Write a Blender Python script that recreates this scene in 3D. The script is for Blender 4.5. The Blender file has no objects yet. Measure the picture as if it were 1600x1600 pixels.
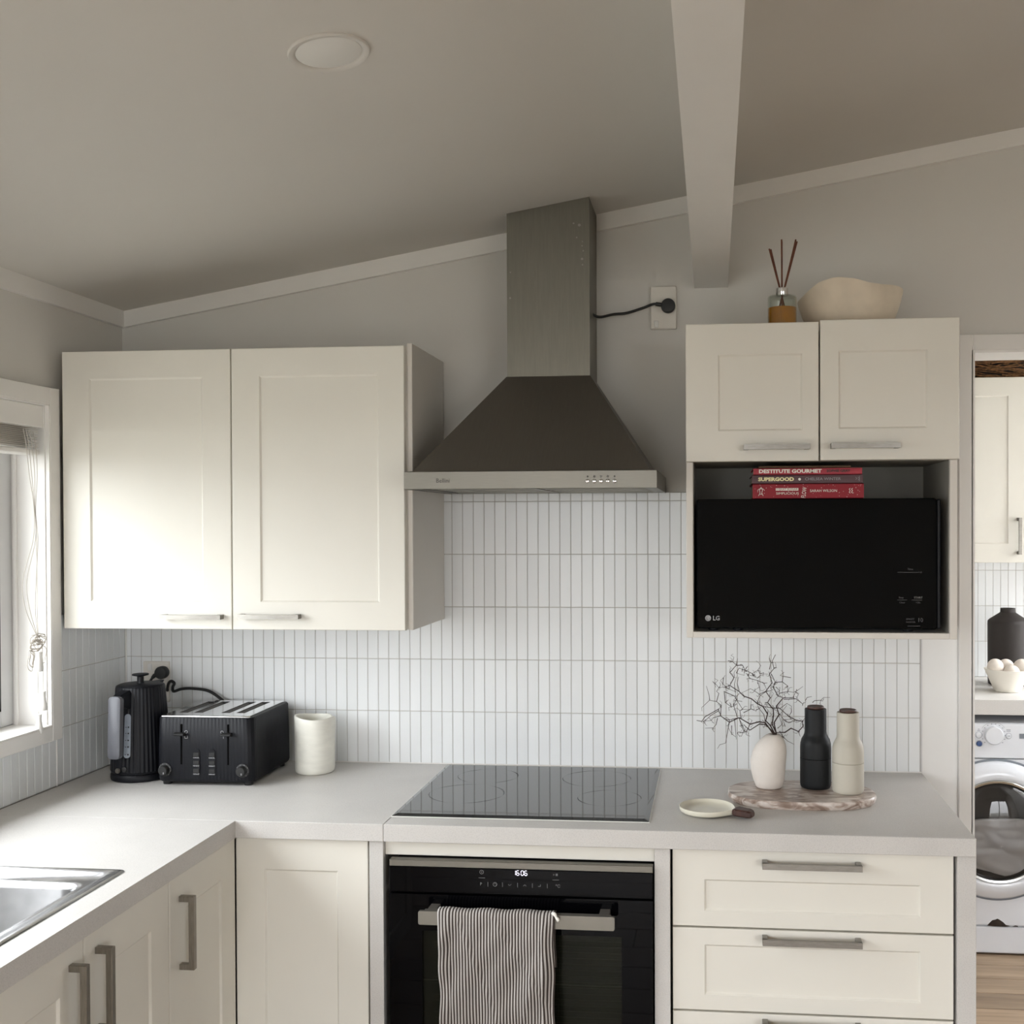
import bpy, bmesh, math, random
from mathutils import Vector, Matrix
random.seed(7)
SC = bpy.context.scene
COL = SC.collection
PI = math.pi

# ---- light and colour settings
SKYH = (0.46, 0.465, 0.475); SKYZ = (1.15, 1.17, 1.21)
EXPO = 4.36
C_WALL = (0.68, 0.665, 0.635); C_CEIL = (0.66, 0.64, 0.605); C_CREAM = (0.77, 0.747, 0.68); C_TOP = (0.65, 0.63, 0.605); C_GROUND = (0.15, 0.145, 0.125)

# ------------------------------------------------------------------ camera
F_PX, PX, PY = 1709.12, 946.26, 834.64          # focal length and principal point (1600 x 1600 frame)
yaw, pitch, roll = -0.09843, -0.01166, -0.00339
c_, s_ = math.cos(yaw), math.sin(yaw)
r0 = Vector((c_, -s_, 0)); f0 = Vector((s_, c_, 0)); z0_ = Vector((0, 0, 1))
FWD = f0*math.cos(pitch) + z0_*math.sin(pitch)
UP0 = z0_*math.cos(pitch) - f0*math.sin(pitch)
RGT = r0*math.cos(roll) + UP0*math.sin(roll)
UPV = UP0*math.cos(roll) - r0*math.sin(roll)
cam = bpy.data.cameras.new('camera'); camo = bpy.data.objects.new('camera', cam); COL.objects.link(camo)
m = Matrix((RGT, UPV, -FWD)).transposed().to_4x4(); m.translation = Vector((1.69066, -3.00504, 1.57952))
camo.matrix_world = m
cam.sensor_width = 36; cam.lens = F_PX/1600*36
cam.shift_x = -(PX-800)/1600; cam.shift_y = (PY-800)/1600
cam.clip_start = 0.05; cam.clip_end = 200
SC.camera = camo

# ------------------------------------------------------------------ world: overcast sky, exposure
W = bpy.data.worlds.new('overcast_sky'); SC.world = W; W.use_nodes = True
nt = W.node_tree; bg = nt.nodes['Background']
bg.inputs['Strength'].default_value = 1.0
tc = nt.nodes.new('ShaderNodeTexCoord'); sp = nt.nodes.new('ShaderNodeSeparateXYZ'); cr = nt.nodes.new('ShaderNodeValToRGB')
nt.links.new(tc.outputs['Generated'], sp.inputs[0]); nt.links.new(sp.outputs[2], cr.inputs[0]); nt.links.new(cr.outputs[0], bg.inputs[0])
cr.color_ramp.elements[0].position = 0.0; cr.color_ramp.elements[0].color = (SKYH[0], SKYH[1], SKYH[2], 1)
cr.color_ramp.elements[1].position = 0.9; cr.color_ramp.elements[1].color = (SKYZ[0], SKYZ[1], SKYZ[2], 1)
SC.view_settings.view_transform = 'Standard'; SC.view_settings.look = 'None'
SC.view_settings.gamma = 1.0; SC.view_settings.use_curve_mapping = False
SC.view_settings.exposure = EXPO
SC.cycles.max_bounces = 10; SC.cycles.diffuse_bounces = 6; SC.cycles.glossy_bounces = 4; SC.cycles.transmission_bounces = 8
SC.cycles.transparent_max_bounces = 12; SC.cycles.caustics_reflective = False; SC.cycles.caustics_refractive = False
SC.cycles.use_denoising = True
SC.cycles.sample_clamp_indirect = 6.0

# sky portals in the window and rear door openings (they only tell the sampler where daylight enters)
def portal(loc, rot, sx, sy):
    l = bpy.data.lights.new('sky_portal', 'AREA'); l.shape = 'RECTANGLE'; l.size = sx; l.size_y = sy
    l.cycles.is_portal = True
    o = bpy.data.objects.new('sky_portal', l); COL.objects.link(o); o.location = loc; o.rotation_euler = rot
portal((-0.20, -1.61, 1.47), (0, -PI/2, 0), 0.86, 2.5)
portal((4.2, -5.56, 1.1), (PI/2, 0, 0), 1.6, 2.0)
portal((.79, -5.56, 1.1), (PI/2, 0, 0), 1.48, 2.0)
portal((3.93, 0.89, 1.575), (0, PI/2, 0), 1.25, 1.42)

# ------------------------------------------------------------------ materials
def new_mat(name):
    mt = bpy.data.materials.new(name); mt.use_nodes = True
    return mt, mt.node_tree, mt.node_tree.nodes['Principled BSDF']
def mat(name, col, rough=0.5, metal=0.0, var=0.04, scale=12, bump=0.0, bscale=300, spec=0.5, ior=None, coat=0, stretch=None, emit=None):
    mt, t, b = new_mat(name)
    b.inputs['Roughness'].default_value = rough; b.inputs['Metallic'].default_value = metal
    b.inputs['Specular IOR Level'].default_value = spec
    if ior: b.inputs['IOR'].default_value = ior
    if coat: b.inputs['Coat Weight'].default_value = coat; b.inputs['Coat Roughness'].default_value = 0.05
    tcn = t.nodes.new('ShaderNodeTexCoord'); mp = t.nodes.new('ShaderNodeMapping')
    if stretch: mp.inputs['Scale'].default_value = stretch
    t.links.new(tcn.outputs['Object'], mp.inputs[0])
    n = t.nodes.new('ShaderNodeTexNoise'); n.inputs['Scale'].default_value = scale; n.inputs['Detail'].default_value = 3
    t.links.new(mp.outputs[0], n.inputs[0])
    r = t.nodes.new('ShaderNodeValToRGB')
    lo = [max(0, x*(1-var)) for x in col]; hi = [min(1, x*(1+var)) for x in col]
    r.color_ramp.elements[0].position = 0.3; r.color_ramp.elements[0].color = (*lo, 1)
    r.color_ramp.elements[1].position = 0.7; r.color_ramp.elements[1].color = (*hi, 1)
    t.links.new(n.outputs[0], r.inputs[0]); t.links.new(r.outputs[0], b.inputs['Base Color'])
    if bump:
        n2 = t.nodes.new('ShaderNodeTexNoise'); n2.inputs['Scale'].default_value = bscale
        t.links.new(mp.outputs[0], n2.inputs[0])
        bp = t.nodes.new('ShaderNodeBump'); bp.inputs['Strength'].default_value = bump; bp.inputs['Distance'].default_value = 0.001
        t.links.new(n2.outputs[0], bp.inputs['Height']); t.links.new(bp.outputs[0], b.inputs['Normal'])
    if emit:
        b.inputs['Emission Color'].default_value = (*col, 1); b.inputs['Emission Strength'].default_value = emit
    return mt
def glass_mat(name, tint=(1, 1, 1), gloss=0.04, rough=0.0):
    mt = bpy.data.materials.new(name); mt.use_nodes = True; t = mt.node_tree
    t.nodes.remove(t.nodes['Principled BSDF']); out = t.nodes['Material Output']
    tr = t.nodes.new('ShaderNodeBsdfTransparent'); tr.inputs[0].default_value = (*tint, 1)
    gl = t.nodes.new('ShaderNodeBsdfGlossy'); gl.inputs['Roughness'].default_value = rough; gl.inputs[0].default_value = (1, 1, 1, 1)
    ge = t.nodes.new('ShaderNodeNewGeometry'); dt = t.nodes.new('ShaderNodeVectorMath'); dt.operation = 'DOT_PRODUCT'
    t.links.new(ge.outputs['Normal'], dt.inputs[0]); t.links.new(ge.outputs['Incoming'], dt.inputs[1])
    ab = t.nodes.new('ShaderNodeMath'); ab.operation = 'ABSOLUTE'; t.links.new(dt.outputs['Value'], ab.inputs[0])
    om = t.nodes.new('ShaderNodeMath'); om.operation = 'SUBTRACT'; om.inputs[0].default_value = 1; t.links.new(ab.outputs[0], om.inputs[1])
    pw = t.nodes.new('ShaderNodeMath'); pw.operation = 'POWER'; pw.inputs[1].default_value = 5; t.links.new(om.outputs[0], pw.inputs[0])
    fr = t.nodes.new('ShaderNodeMath'); fr.operation = 'MULTIPLY_ADD'; fr.inputs[1].default_value = 0.9*min(1, gloss*25); fr.inputs[2].default_value = gloss; t.links.new(pw.outputs[0], fr.inputs[0])
    mx = t.nodes.new('ShaderNodeMixShader')
    t.links.new(fr.outputs[0], mx.inputs[0]); t.links.new(tr.outputs[0], mx.inputs[1]); t.links.new(gl.outputs[0], mx.inputs[2])
    t.links.new(mx.outputs[0], out.inputs[0])
    return mt

M = {}
M['wall'] = mat('wall_paint', C_WALL, 0.85, bump=0.15, bscale=180, var=0.015, scale=3, spec=0.25)
M['ceil'] = mat('ceiling_paint', C_CEIL, 0.9, bump=0.1, bscale=150, var=0.015, scale=2, spec=0.2)
M['trim'] = mat('white_trim_paint', (0.80, 0.785, 0.76), 0.45, var=0.01, spec=0.35)
M['grout'] = mat('grout', (0.52, 0.50, 0.475), 0.95, var=0.05, spec=0.1)
M['cream'] = mat('cream_vinyl_wrap', C_CREAM, 0.38, var=0.012, scale=6, bump=0.05, bscale=400, spec=0.4)
M['carc'] = mat('white_melamine', (0.72, 0.69, 0.64), 0.5, var=0.01, spec=0.35)
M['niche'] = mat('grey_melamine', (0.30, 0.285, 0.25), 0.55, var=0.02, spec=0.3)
M['dark'] = mat('dark_gap', (0.015, 0.014, 0.013), 0.8, spec=0.2)
M['nickel'] = mat('brushed_nickel', (0.30, 0.285, 0.26), 0.38, 1.0, var=0.10, scale=60, stretch=(1, 6, 6))
M['nickel_d'] = mat('aged_nickel', (0.30, 0.275, 0.24), 0.38, 1.0, var=0.12, scale=40, stretch=(6, 6, 1))
M['steel'] = mat('brushed_steel', (0.20, 0.19, 0.165), 0.42, 1.0, var=0.06, scale=25, stretch=(1, 8, 40))
M['steel_hood'] = mat('duct_steel', (0.19, 0.18, 0.15), 0.45, 0.85, var=0.05, scale=18, stretch=(12, 12, 1))
M['steel_dark'] = mat('dark_brushed_steel', (0.130, 0.117, 0.10), 0.45, 0.6, var=0.04, scale=18, stretch=(20, 1, 1))
M['sink'] = mat('sink_steel', (0.40, 0.40, 0.405), 0.22, 1.0, var=0.10, scale=30, bump=0.05, bscale=200)
M['bglass'] = mat('black_gloss_glass', (0.0015, 0.0015, 0.002), 0.03, var=0.0, spec=0.13)
M['hob'] = mat('hob_glass', (0.012, 0.013, 0.014), 0.04, var=0.0, spec=0.75)
M['mwglass'] = mat('microwave_glass', (0.001, 0.0015, 0.002), 0.03, var=0.0, spec=0.20)
M['black'] = mat('matte_black_plastic', (0.0055, 0.006, 0.0085), 0.45, var=0.1, scale=40, spec=0.22)
M['rubber'] = mat('black_rubber', (0.008, 0.008, 0.008), 0.5, var=0.05)
M['hgrey'] = mat('grey_satin_handle', (0.11, 0.113, 0.128), 0.45, var=0.03)
M['chrome'] = mat('chrome', (0.75, 0.75, 0.75), 0.12, 1.0, var=0.02)
M['white_pl'] = mat('white_plastic', (0.78, 0.77, 0.74), 0.35, var=0.01)
M['plate'] = mat('outlet_plastic', (0.74, 0.71, 0.65), 0.4, var=0.01)
M['alu'] = mat('white_aluminium', (0.62, 0.62, 0.62), 0.4, var=0.02)
M['slat'] = mat('blind_slat', (0.72, 0.68, 0.63), 0.5, var=0.05)
M['cord'] = mat('blind_cord', (0.55, 0.51, 0.46), 0.9, var=0.05)
M['glass'] = glass_mat('window_glass'); M['dimglass'] = glass_mat('dimming_glass', (0.83, 0.84, 0.84))  # the tinted one is invented to dim daylight from the sink window
M['bottle'] = glass_mat('bottle_glass', (0.92, 0.94, 0.92))
M['oil'] = mat('amber_oil', (0.46, 0.18, 0.012), 0.1, var=0.2, scale=30)
M['reed'] = mat('brown_reed', (0.12, 0.035, 0.016), 0.7, var=0.3, scale=60)
M['onyx'] = mat('white_onyx', (0.78, 0.77, 0.70), 0.4, var=0.05, scale=25, stretch=(1, 1, 3))
M['bowl'] = mat('cream_stone', (0.70, 0.61, 0.49), 0.6, var=0.10, scale=14, bump=0.2, bscale=90)
M['vase'] = mat('pale_ceramic', (0.72, 0.67, 0.62), 0.75, var=0.05, scale=20, bump=0.3, bscale=160)
M['twig'] = mat('dark_twig', (0.035, 0.018, 0.014), 0.8, var=0.2)
M['mill_b'] = mat('black_mill', (0.010, 0.011, 0.012), 0.5, var=0.08, spec=0.22)
M['mill_w'] = mat('beige_mill', (0.50, 0.47, 0.40), 0.55, var=0.03)
M['walnut'] = mat('walnut', (0.055, 0.022, 0.016), 0.45, var=0.3, scale=30, stretch=(1, 6, 1))
M['cdish'] = mat('cream_glaze', (0.72, 0.69, 0.58), 0.22, var=0.02)
M['silver'] = mat('silver_print', (0.32, 0.32, 0.33), 0.4, var=0.0)
M['greyprint'] = mat('grey_print', (0.16, 0.16, 0.16), 0.5, var=0.0)
M['dimprint'] = mat('dim_print', (0.06, 0.06, 0.065), 0.5, var=0.0)
M['led'] = mat('display_led', (0.85, 0.82, 1.0), 0.5, var=0.0, emit=0.06)
M['ink'] = mat('dark_ink', (0.03, 0.027, 0.025), 0.6, var=0.0)
M['wprint'] = mat('white_print', (0.80, 0.78, 0.72), 0.6, var=0.0)
M['yprint'] = mat('cream_print', (0.80, 0.74, 0.42), 0.6, var=0.0)
M['bk_pink'] = mat('pink_cover', (0.38, 0.035, 0.055), 0.6, var=0.05)
M['bk_plum'] = mat('plum_cover', (0.085, 0.040, 0.048), 0.55, var=0.06)
M['bk_red'] = mat('crimson_cover', (0.25, 0.001, 0.012), 0.6, var=0.05)
M['bk_tan'] = mat('tan_cover', (0.16, 0.10, 0.06), 0.6, var=0.08)
M['pages'] = mat('paper_pages', (0.62, 0.57, 0.46), 0.8, var=0.05, scale=200, stretch=(0.1, 0.1, 4))
M['wm'] = mat('washer_enamel', (0.66, 0.68, 0.72), 0.16, var=0.01, spec=0.6)
M['wmg'] = mat('washer_grey', (0.16, 0.18, 0.21), 0.3, var=0.02)
M['wmchrome'] = mat('washer_ring_chrome', (0.55, 0.55, 0.53), 0.22, 1.0, var=0.03)
M['wmglass'] = glass_mat('washer_door_glass', (0.55, 0.54, 0.53))
M['cloth'] = mat('white_cloth', (0.72, 0.72, 0.73), 0.9, var=0.06)
M['drum'] = mat('drum_dark', (0.05, 0.047, 0.045), 0.4, 0.3, var=0.1)
M['blue'] = mat('blue_button', (0.02, 0.06, 0.20), 0.3, var=0.0)
M['felt'] = mat('wool_ball', (0.68, 0.62, 0.56), 0.95, var=0.04, scale=60, bump=0.5, bscale=200)
M['wbowl'] = mat('chalk_bowl', (0.74, 0.71, 0.64), 0.7, var=0.04)
M['darkvase'] = mat('dark_brown_vase', (0.020, 0.015, 0.013), 0.7, var=0.1)
M['straw'] = mat('brown_straw', (0.16, 0.075, 0.028), 0.8, var=0.6, scale=60)
M['ground'] = mat('outdoor_ground', C_GROUND, 0.9, var=0.2, scale=1.5)


M['ovenin'] = mat('oven_inner_glass', (0.026, 0.026, 0.021), 0.5, var=0.1, spec=0.1)
M['ovenline'] = mat('oven_rack_grey', (0.055, 0.055, 0.045), 0.5, var=0.1, spec=0.2)
M['ovenglass'] = glass_mat('oven_pane', (0.75, 0.76, 0.72), 0.008)
M['handlegrey'] = mat('satin_grey_bar', (0.24, 0.225, 0.195), 0.42, 0.7, var=0.03, scale=20)
M['whiteboard'] = mat('white_gloss_board', (0.84, 0.84, 0.83), 0.3, var=0.01)
M['gauge'] = mat('pale_gauge', (0.34, 0.38, 0.44), 0.3, var=0.1, scale=60)
M['slotdark'] = mat('toaster_slot', (0.035, 0.030, 0.025), 0.6, var=0.4, scale=80)
M['gapblack'] = mat('slot_black', (0.002, 0.002, 0.002), 0.9, var=0, spec=0.05)
M['rust'] = mat('broken_brown', (0.028, 0.018, 0.012), 0.9, var=0.3, scale=60)

def tile_material(name, col, rough):
    mt, t, b = new_mat(name)
    oi = t.nodes.new('ShaderNodeObjectInfo'); r = t.nodes.new('ShaderNodeValToRGB')
    r.color_ramp.elements[0].color = (*[x*0.955 for x in col], 1); r.color_ramp.elements[1].color = (*[min(1, x*1.02) for x in col], 1)
    t.links.new(oi.outputs['Random'], r.inputs[0]); t.links.new(r.outputs[0], b.inputs['Base Color'])
    b.inputs['Roughness'].default_value = rough
    n2 = t.nodes.new('ShaderNodeTexNoise'); n2.inputs['Scale'].default_value = 40
    tcn = t.nodes.new('ShaderNodeTexCoord'); t.links.new(tcn.outputs['Object'], n2.inputs[0])
    bp = t.nodes.new('ShaderNodeBump'); bp.inputs['Strength'].default_value = 0.12; bp.inputs['Distance'].default_value = 0.001
    t.links.new(n2.outputs[0], bp.inputs['Height']); t.links.new(bp.outputs[0], b.inputs['Normal'])
    return mt
M['tile'] = tile_material('white_tile_glaze', (0.79, 0.81, 0.82), 0.30)

def speckle_mat(name, base, dots, rough):
    mt, t, b = new_mat(name)
    tcn = t.nodes.new('ShaderNodeTexCoord')
    v = t.nodes.new('ShaderNodeTexNoise'); v.inputs['Scale'].default_value = 420; v.inputs['Detail'].default_value = 2
    t.links.new(tcn.outputs['Object'], v.inputs[0])
    n = t.nodes.new('ShaderNodeTexNoise'); n.inputs['Scale'].default_value = 9; t.links.new(tcn.outputs['Object'], n.inputs[0])
    r = t.nodes.new('ShaderNodeValToRGB'); r.color_ramp.elements[0].position = 0.36; r.color_ramp.elements[0].color = (*dots, 1)
    r.color_ramp.elements[1].position = 0.52; r.color_ramp.elements[1].color = (*base, 1)
    t.links.new(v.outputs[0], r.inputs[0])
    mx = t.nodes.new('ShaderNodeMix'); mx.data_type = 'RGBA'; mx.blend_type = 'MULTIPLY'; mx.inputs[0].default_value = 0.12
    t.links.new(r.outputs[0], mx.inputs[6]); t.links.new(n.outputs[0], mx.inputs[7]); t.links.new(mx.outputs[2], b.inputs['Base Color'])
    b.inputs['Roughness'].default_value = rough; b.inputs['Specular IOR Level'].default_value = 0.4
    return mt
M['top'] = speckle_mat('worktop_laminate', C_TOP, [x*0.90 for x in C_TOP], 0.42)

def marble_mat():
    mt, t, b = new_mat('brown_marble')
    tcn = t.nodes.new('ShaderNodeTexCoord'); mp = t.nodes.new('ShaderNodeMapping'); mp.inputs['Scale'].default_value = (1.0, 2.6, 2.6)
    t.links.new(tcn.outputs['Object'], mp.inputs[0])
    n = t.nodes.new('ShaderNodeTexNoise'); n.inputs['Scale'].default_value = 13; n.inputs['Detail'].default_value = 6; n.inputs['Distortion'].default_value = 1.6
    t.links.new(mp.outputs[0], n.inputs[0])
    r = t.nodes.new('ShaderNodeValToRGB'); e = r.color_ramp.elements
    e[0].position = 0.38; e[0].color = (0.23, 0.165, 0.13, 1); e[1].position = 0.62; e[1].color = (0.66, 0.59, 0.54, 1)
    k = e.new(0.48); k.color = (0.40, 0.31, 0.26, 1); k = e.new(0.54); k.color = (0.55, 0.48, 0.43, 1)
    t.links.new(n.outputs[0], r.inputs[0]); t.links.new(r.outputs[0], b.inputs['Base Color']); b.inputs['Roughness'].default_value = 0.35
    return mt
M['marble'] = marble_mat()

def wood_mat():
    mt, t, b = new_mat('oak_floor_board')
    tcn = t.nodes.new('ShaderNodeTexCoord'); mp = t.nodes.new('ShaderNodeMapping'); mp.inputs['Scale'].default_value = (1.2, 16, 16)
    t.links.new(tcn.outputs['Object'], mp.inputs[0])
    n = t.nodes.new('ShaderNodeTexNoise'); n.inputs['Scale'].default_value = 2.2; n.inputs['Detail'].default_value = 5; n.inputs['Distortion'].default_value = 0.5
    t.links.new(mp.outputs[0], n.inputs[0])
    oi = t.nodes.new('ShaderNodeObjectInfo')
    r = t.nodes.new('ShaderNodeValToRGB'); e = r.color_ramp.elements
    e[0].position = 0.3; e[0].color = (0.20, 0.14, 0.09, 1); e[1].position = 0.72; e[1].color = (0.35, 0.255, 0.17, 1)
    t.links.new(n.outputs[0], r.inputs[0])
    hs = t.nodes.new('ShaderNodeHueSaturation'); mr = t.nodes.new('ShaderNodeMapRange'); mr.inputs[3].default_value = 0.85; mr.inputs[4].default_value = 1.15
    t.links.new(oi.outputs['Random'], mr.inputs[0]); t.links.new(mr.outputs[0], hs.inputs['Value']); t.links.new(r.outputs[0], hs.inputs['Color'])
    t.links.new(hs.outputs[0], b.inputs['Base Color']); b.inputs['Roughness'].default_value = 0.45
    return mt
M['wood'] = wood_mat()

def stripe_mat():
    mt, t, b = new_mat('striped_linen')
    uv = t.nodes.new('ShaderNodeUVMap'); sp = t.nodes.new('ShaderNodeSeparateXYZ'); t.links.new(uv.outputs[0], sp.inputs[0])
    mu = t.nodes.new('ShaderNodeMath'); mu.operation = 'MULTIPLY'; mu.inputs[1].default_value = 2*PI*37; t.links.new(sp.outputs[0], mu.inputs[0])
    sn = t.nodes.new('ShaderNodeMath'); sn.operation = 'SINE'; t.links.new(mu.outputs[0], sn.inputs[0])
    r = t.nodes.new('ShaderNodeValToRGB'); e = r.color_ramp.elements
    e[0].position = 0.40; e[0].color = (0.075, 0.058, 0.052, 1); e[1].position = 0.62; e[1].color = (0.60, 0.57, 0.54, 1)
    ad = t.nodes.new('ShaderNodeMath'); ad.operation = 'MULTIPLY_ADD'; ad.inputs[1].default_value = 0.5; ad.inputs[2].default_value = 0.48; t.links.new(sn.outputs[0], ad.inputs[0])
    t.links.new(ad.outputs[0], r.inputs[0])
    n = t.nodes.new('ShaderNodeTexNoise'); n.inputs['Scale'].default_value = 900; tcn = t.nodes.new('ShaderNodeTexCoord'); t.links.new(tcn.outputs['Object'], n.inputs[0])
    mx = t.nodes.new('ShaderNodeMix'); mx.data_type = 'RGBA'; mx.blend_type = 'MULTIPLY'; mx.inputs[0].default_value = 0.4
    t.links.new(r.outputs[0], mx.inputs[6]); t.links.new(n.outputs[0], mx.inputs[7]); t.links.new(mx.outputs[2], b.inputs['Base Color'])
    b.inputs['Roughness'].default_value = 0.95; b.inputs['Specular IOR Level'].default_value = 0.1
    return mt
M['stripe'] = stripe_mat()

def ring_mat():
    mt = bpy.data.materials.new('hob_ring_stain'); mt.use_nodes = True; t = mt.node_tree
    b = t.nodes['Principled BSDF']; b.inputs['Base Color'].default_value = (0.10, 0.10, 0.10, 1); b.inputs['Roughness'].default_value = 0.5
    tr = t.nodes.new('ShaderNodeBsdfTransparent'); mx = t.nodes.new('ShaderNodeMixShader')
    n = t.nodes.new('ShaderNodeTexNoise'); n.inputs['Scale'].default_value = 20; tcn = t.nodes.new('ShaderNodeTexCoord'); t.links.new(tcn.outputs['Object'], n.inputs[0])
    r = t.nodes.new('ShaderNodeMapRange'); r.inputs[1].default_value = 0.35; r.inputs[2].default_value = 0.7; r.inputs[3].default_value = 0.04; r.inputs[4].default_value = 0.42
    t.links.new(n.outputs[0], r.inputs[0]); t.links.new(r.outputs[0], mx.inputs[0]); t.links.new(tr.outputs[0], mx.inputs[1]); t.links.new(b.outputs[0], mx.inputs[2])
    t.links.new(mx.outputs[0], t.nodes['Material Output'].inputs[0])
    return mt
M['ring'] = ring_mat()

# ------------------------------------------------------------------ mesh helpers
def NB(): return bmesh.new()
def box(bm, x0, x1, y0, y1, z0, z1, bev=0.0, seg=1):
    r = bmesh.ops.create_cube(bm, size=1)
    for v in r['verts']:
        v.co = Vector((x0+(v.co.x+.5)*(x1-x0), y0+(v.co.y+.5)*(y1-y0), z0+(v.co.z+.5)*(z1-z0)))
    if bev > 0:
        es = list({e for v in r['verts'] for e in v.link_edges})
        bmesh.ops.bevel(bm, geom=es, offset=bev, segments=seg, affect='EDGES', profile=0.5)
def loops(bm, rings, cap0=True, cap1=True, closed=True):
    """skin a list of equal-length point rings"""
    vr = [[bm.verts.new(p) for p in r] for r in rings]
    n = len(vr[0]); k = n if closed else n-1
    for a, b in zip(vr, vr[1:]):
        for i in range(k):
            j = (i+1) % n
            try: bm.faces.new((a[i], a[j], b[j], b[i]))
            except ValueError: pass
    if cap0: bm.faces.new(list(reversed(vr[0])))
    if cap1: bm.faces.new(vr[-1])
    return vr
def lathe(bm, prof, cx=0, cy=0, n=32, cap0=True, cap1=True, axis='z', fn=None):
    """prof: list of (radius, height)"""
    rings = []
    for r, h in prof:
        ring = []
        for i in range(n):
            a = 2*PI*i/n; rr = max(r, 1e-5)
            if fn: rr *= fn(a, h)
            u, v = rr*math.cos(a), rr*math.sin(a)
            ring.append((cx+u, cy+v, h) if axis == 'z' else ((cx+u, -h, cy+v) if axis == 'y' else (h, cx+u, cy+v)))
        rings.append(ring)
    loops(bm, rings, cap0, cap1)
def tube(bm, pts, r, n=8, taper=None, cap=True):
    pts = [Vector(p) for p in pts]
    rings = []; prev = None
    for i, p in enumerate(pts):
        d = (pts[min(i+1, len(pts)-1)] - pts[max(i-1, 0)])
        if d.length < 1e-9: d = Vector((0, 0, 1))
        d.normalize()
        if prev is None:
            u = d.cross(Vector((0, 0, 1)))
            if u.length < 0.1: u = d.cross(Vector((1, 0, 0)))
        else:
            u = prev - d*prev.dot(d)
            if u.length < 1e-6: u = d.cross(Vector((0, 1, 0.3)))
        u.normalize(); prev = u; v = d.cross(u)
        rr = r if taper is None else r*taper(i/(max(1, len(pts)-1)))
        rings.append([p + (u*math.cos(2*PI*k/n) + v*math.sin(2*PI*k/n))*rr for k in range(n)])
    loops(bm, rings, cap, cap)
def spline(pts, m=6):
    """Catmull-Rom through pts"""
    P = [Vector(p) for p in pts]; P = [P[0]*2-P[1]] + P + [P[-1]*2-P[-2]]; out = []
    for i in range(1, len(P)-2):
        for k in range(m):
            t = k/m
            out.append(0.5*((2*P[i]) + (P[i+1]-P[i-1])*t + (2*P[i-1]-5*P[i]+4*P[i+1]-P[i+2])*t*t + (3*P[i]-P[i-1]-3*P[i+1]+P[i+2])*t**3))
    out.append(P[-2]); return out
def rrect(x0, x1, y0, y1, r, n=5):
    pts = []
    for cx, cy, a0 in ((x1-r, y1-r, 0), (x0+r, y1-r, 90), (x0+r, y0+r, 180), (x1-r, y0+r, 270)):
        for k in range(n+1):
            a = math.radians(a0+90*k/n); pts.append((cx+r*math.cos(a), cy+r*math.sin(a)))
    return pts
def prism(bm, pts, z0, z1):
    loops(bm, [[(x, y, z0) for x, y in pts], [(x, y, z1) for x, y in pts]])

BASE = {}
def empty(name, loc, label, cat, group=None):
    o = bpy.data.objects.new(name, None); COL.objects.link(o); o.location = loc; o.empty_display_size = 0.05
    o['label'] = label; o['category'] = cat
    if group: o['group'] = group
    BASE[o.name] = Vector(loc); return o
def ob(name, bm, mt, parent=None, loc=None, smooth=False, label=None, cat=None, kind=None, group=None, T=None, angle=None):
    """bm in world coordinates -> one mesh object (origin at the parent's base, or at loc)"""
    if T is not None: bm.transform(T)
    bmesh.ops.recalc_face_normals(bm, faces=bm.faces)
    base = BASE[parent.name] if parent is not None else Vector(loc if loc is not None else (0, 0, 0))
    bm.transform(Matrix.Translation(-base))
    me = bpy.data.meshes.new(name); bm.to_mesh(me); bm.free()
    mats = mt if isinstance(mt, (list, tuple)) else [mt]
    for x in mats: me.materials.append(M[x])
    if smooth:
        for p in me.polygons: p.use_smooth = True
        me.set_sharp_from_angle(angle=math.radians(angle or 40))
    o = bpy.data.objects.new(name, me); COL.objects.link(o)
    if parent is not None: o.parent = parent
    else: o.location = base
    BASE[o.name] = base
    if label: o['label'] = label
    if cat: o['category'] = cat
    if kind: o['kind'] = kind
    if group: o['group'] = group
    return o
def text(name, s, size, loc, mt, parent, rot=(PI/2, 0, 0), ext=0.0003, align='LEFT', width=None, bold=0.0, label=None):
    cu = bpy.data.curves.new(name, 'FONT'); cu.body = s; cu.size = size; cu.extrude = ext; cu.align_x = align; cu.align_y = 'CENTER'
    cu.offset = bold; cu.resolution_u = 2
    t = bpy.data.objects.new(name, cu); COL.objects.link(t); bpy.context.view_layer.update()
    me = bpy.data.meshes.new_from_object(t); w = t.dimensions.x
    bpy.data.objects.remove(t); bpy.data.curves.remove(cu)
    bm = NB(); bm.from_mesh(me); bpy.data.meshes.remove(me)
    sx = (width/w) if width and w > 1e-6 else 1.0
    T = Matrix.Translation(loc) @ Matrix.Rotation(rot[2], 4, 'Z') @ Matrix.Rotation(rot[1], 4, 'Y') @ Matrix.Rotation(rot[0], 4, 'X') @ Matrix.Diagonal((sx, 1, 1, 1))
    return ob(name, bm, mt, parent, T=T, label=label)
def dup(root, delta, label=None, group=None):
    """a copy of a thing with copies of its parts and sub-parts"""
    def rec(o, par):
        c = o.copy(); COL.objects.link(c); BASE[c.name] = BASE[o.name]
        if par is not None:
            c.parent = par
        for ch in list(o.children): rec(ch, c)
        return c
    r = rec(root, None); r.location = root.location + Vector(delta)
    if label: r['label'] = label
    if group: r['group'] = group
    return r

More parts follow.
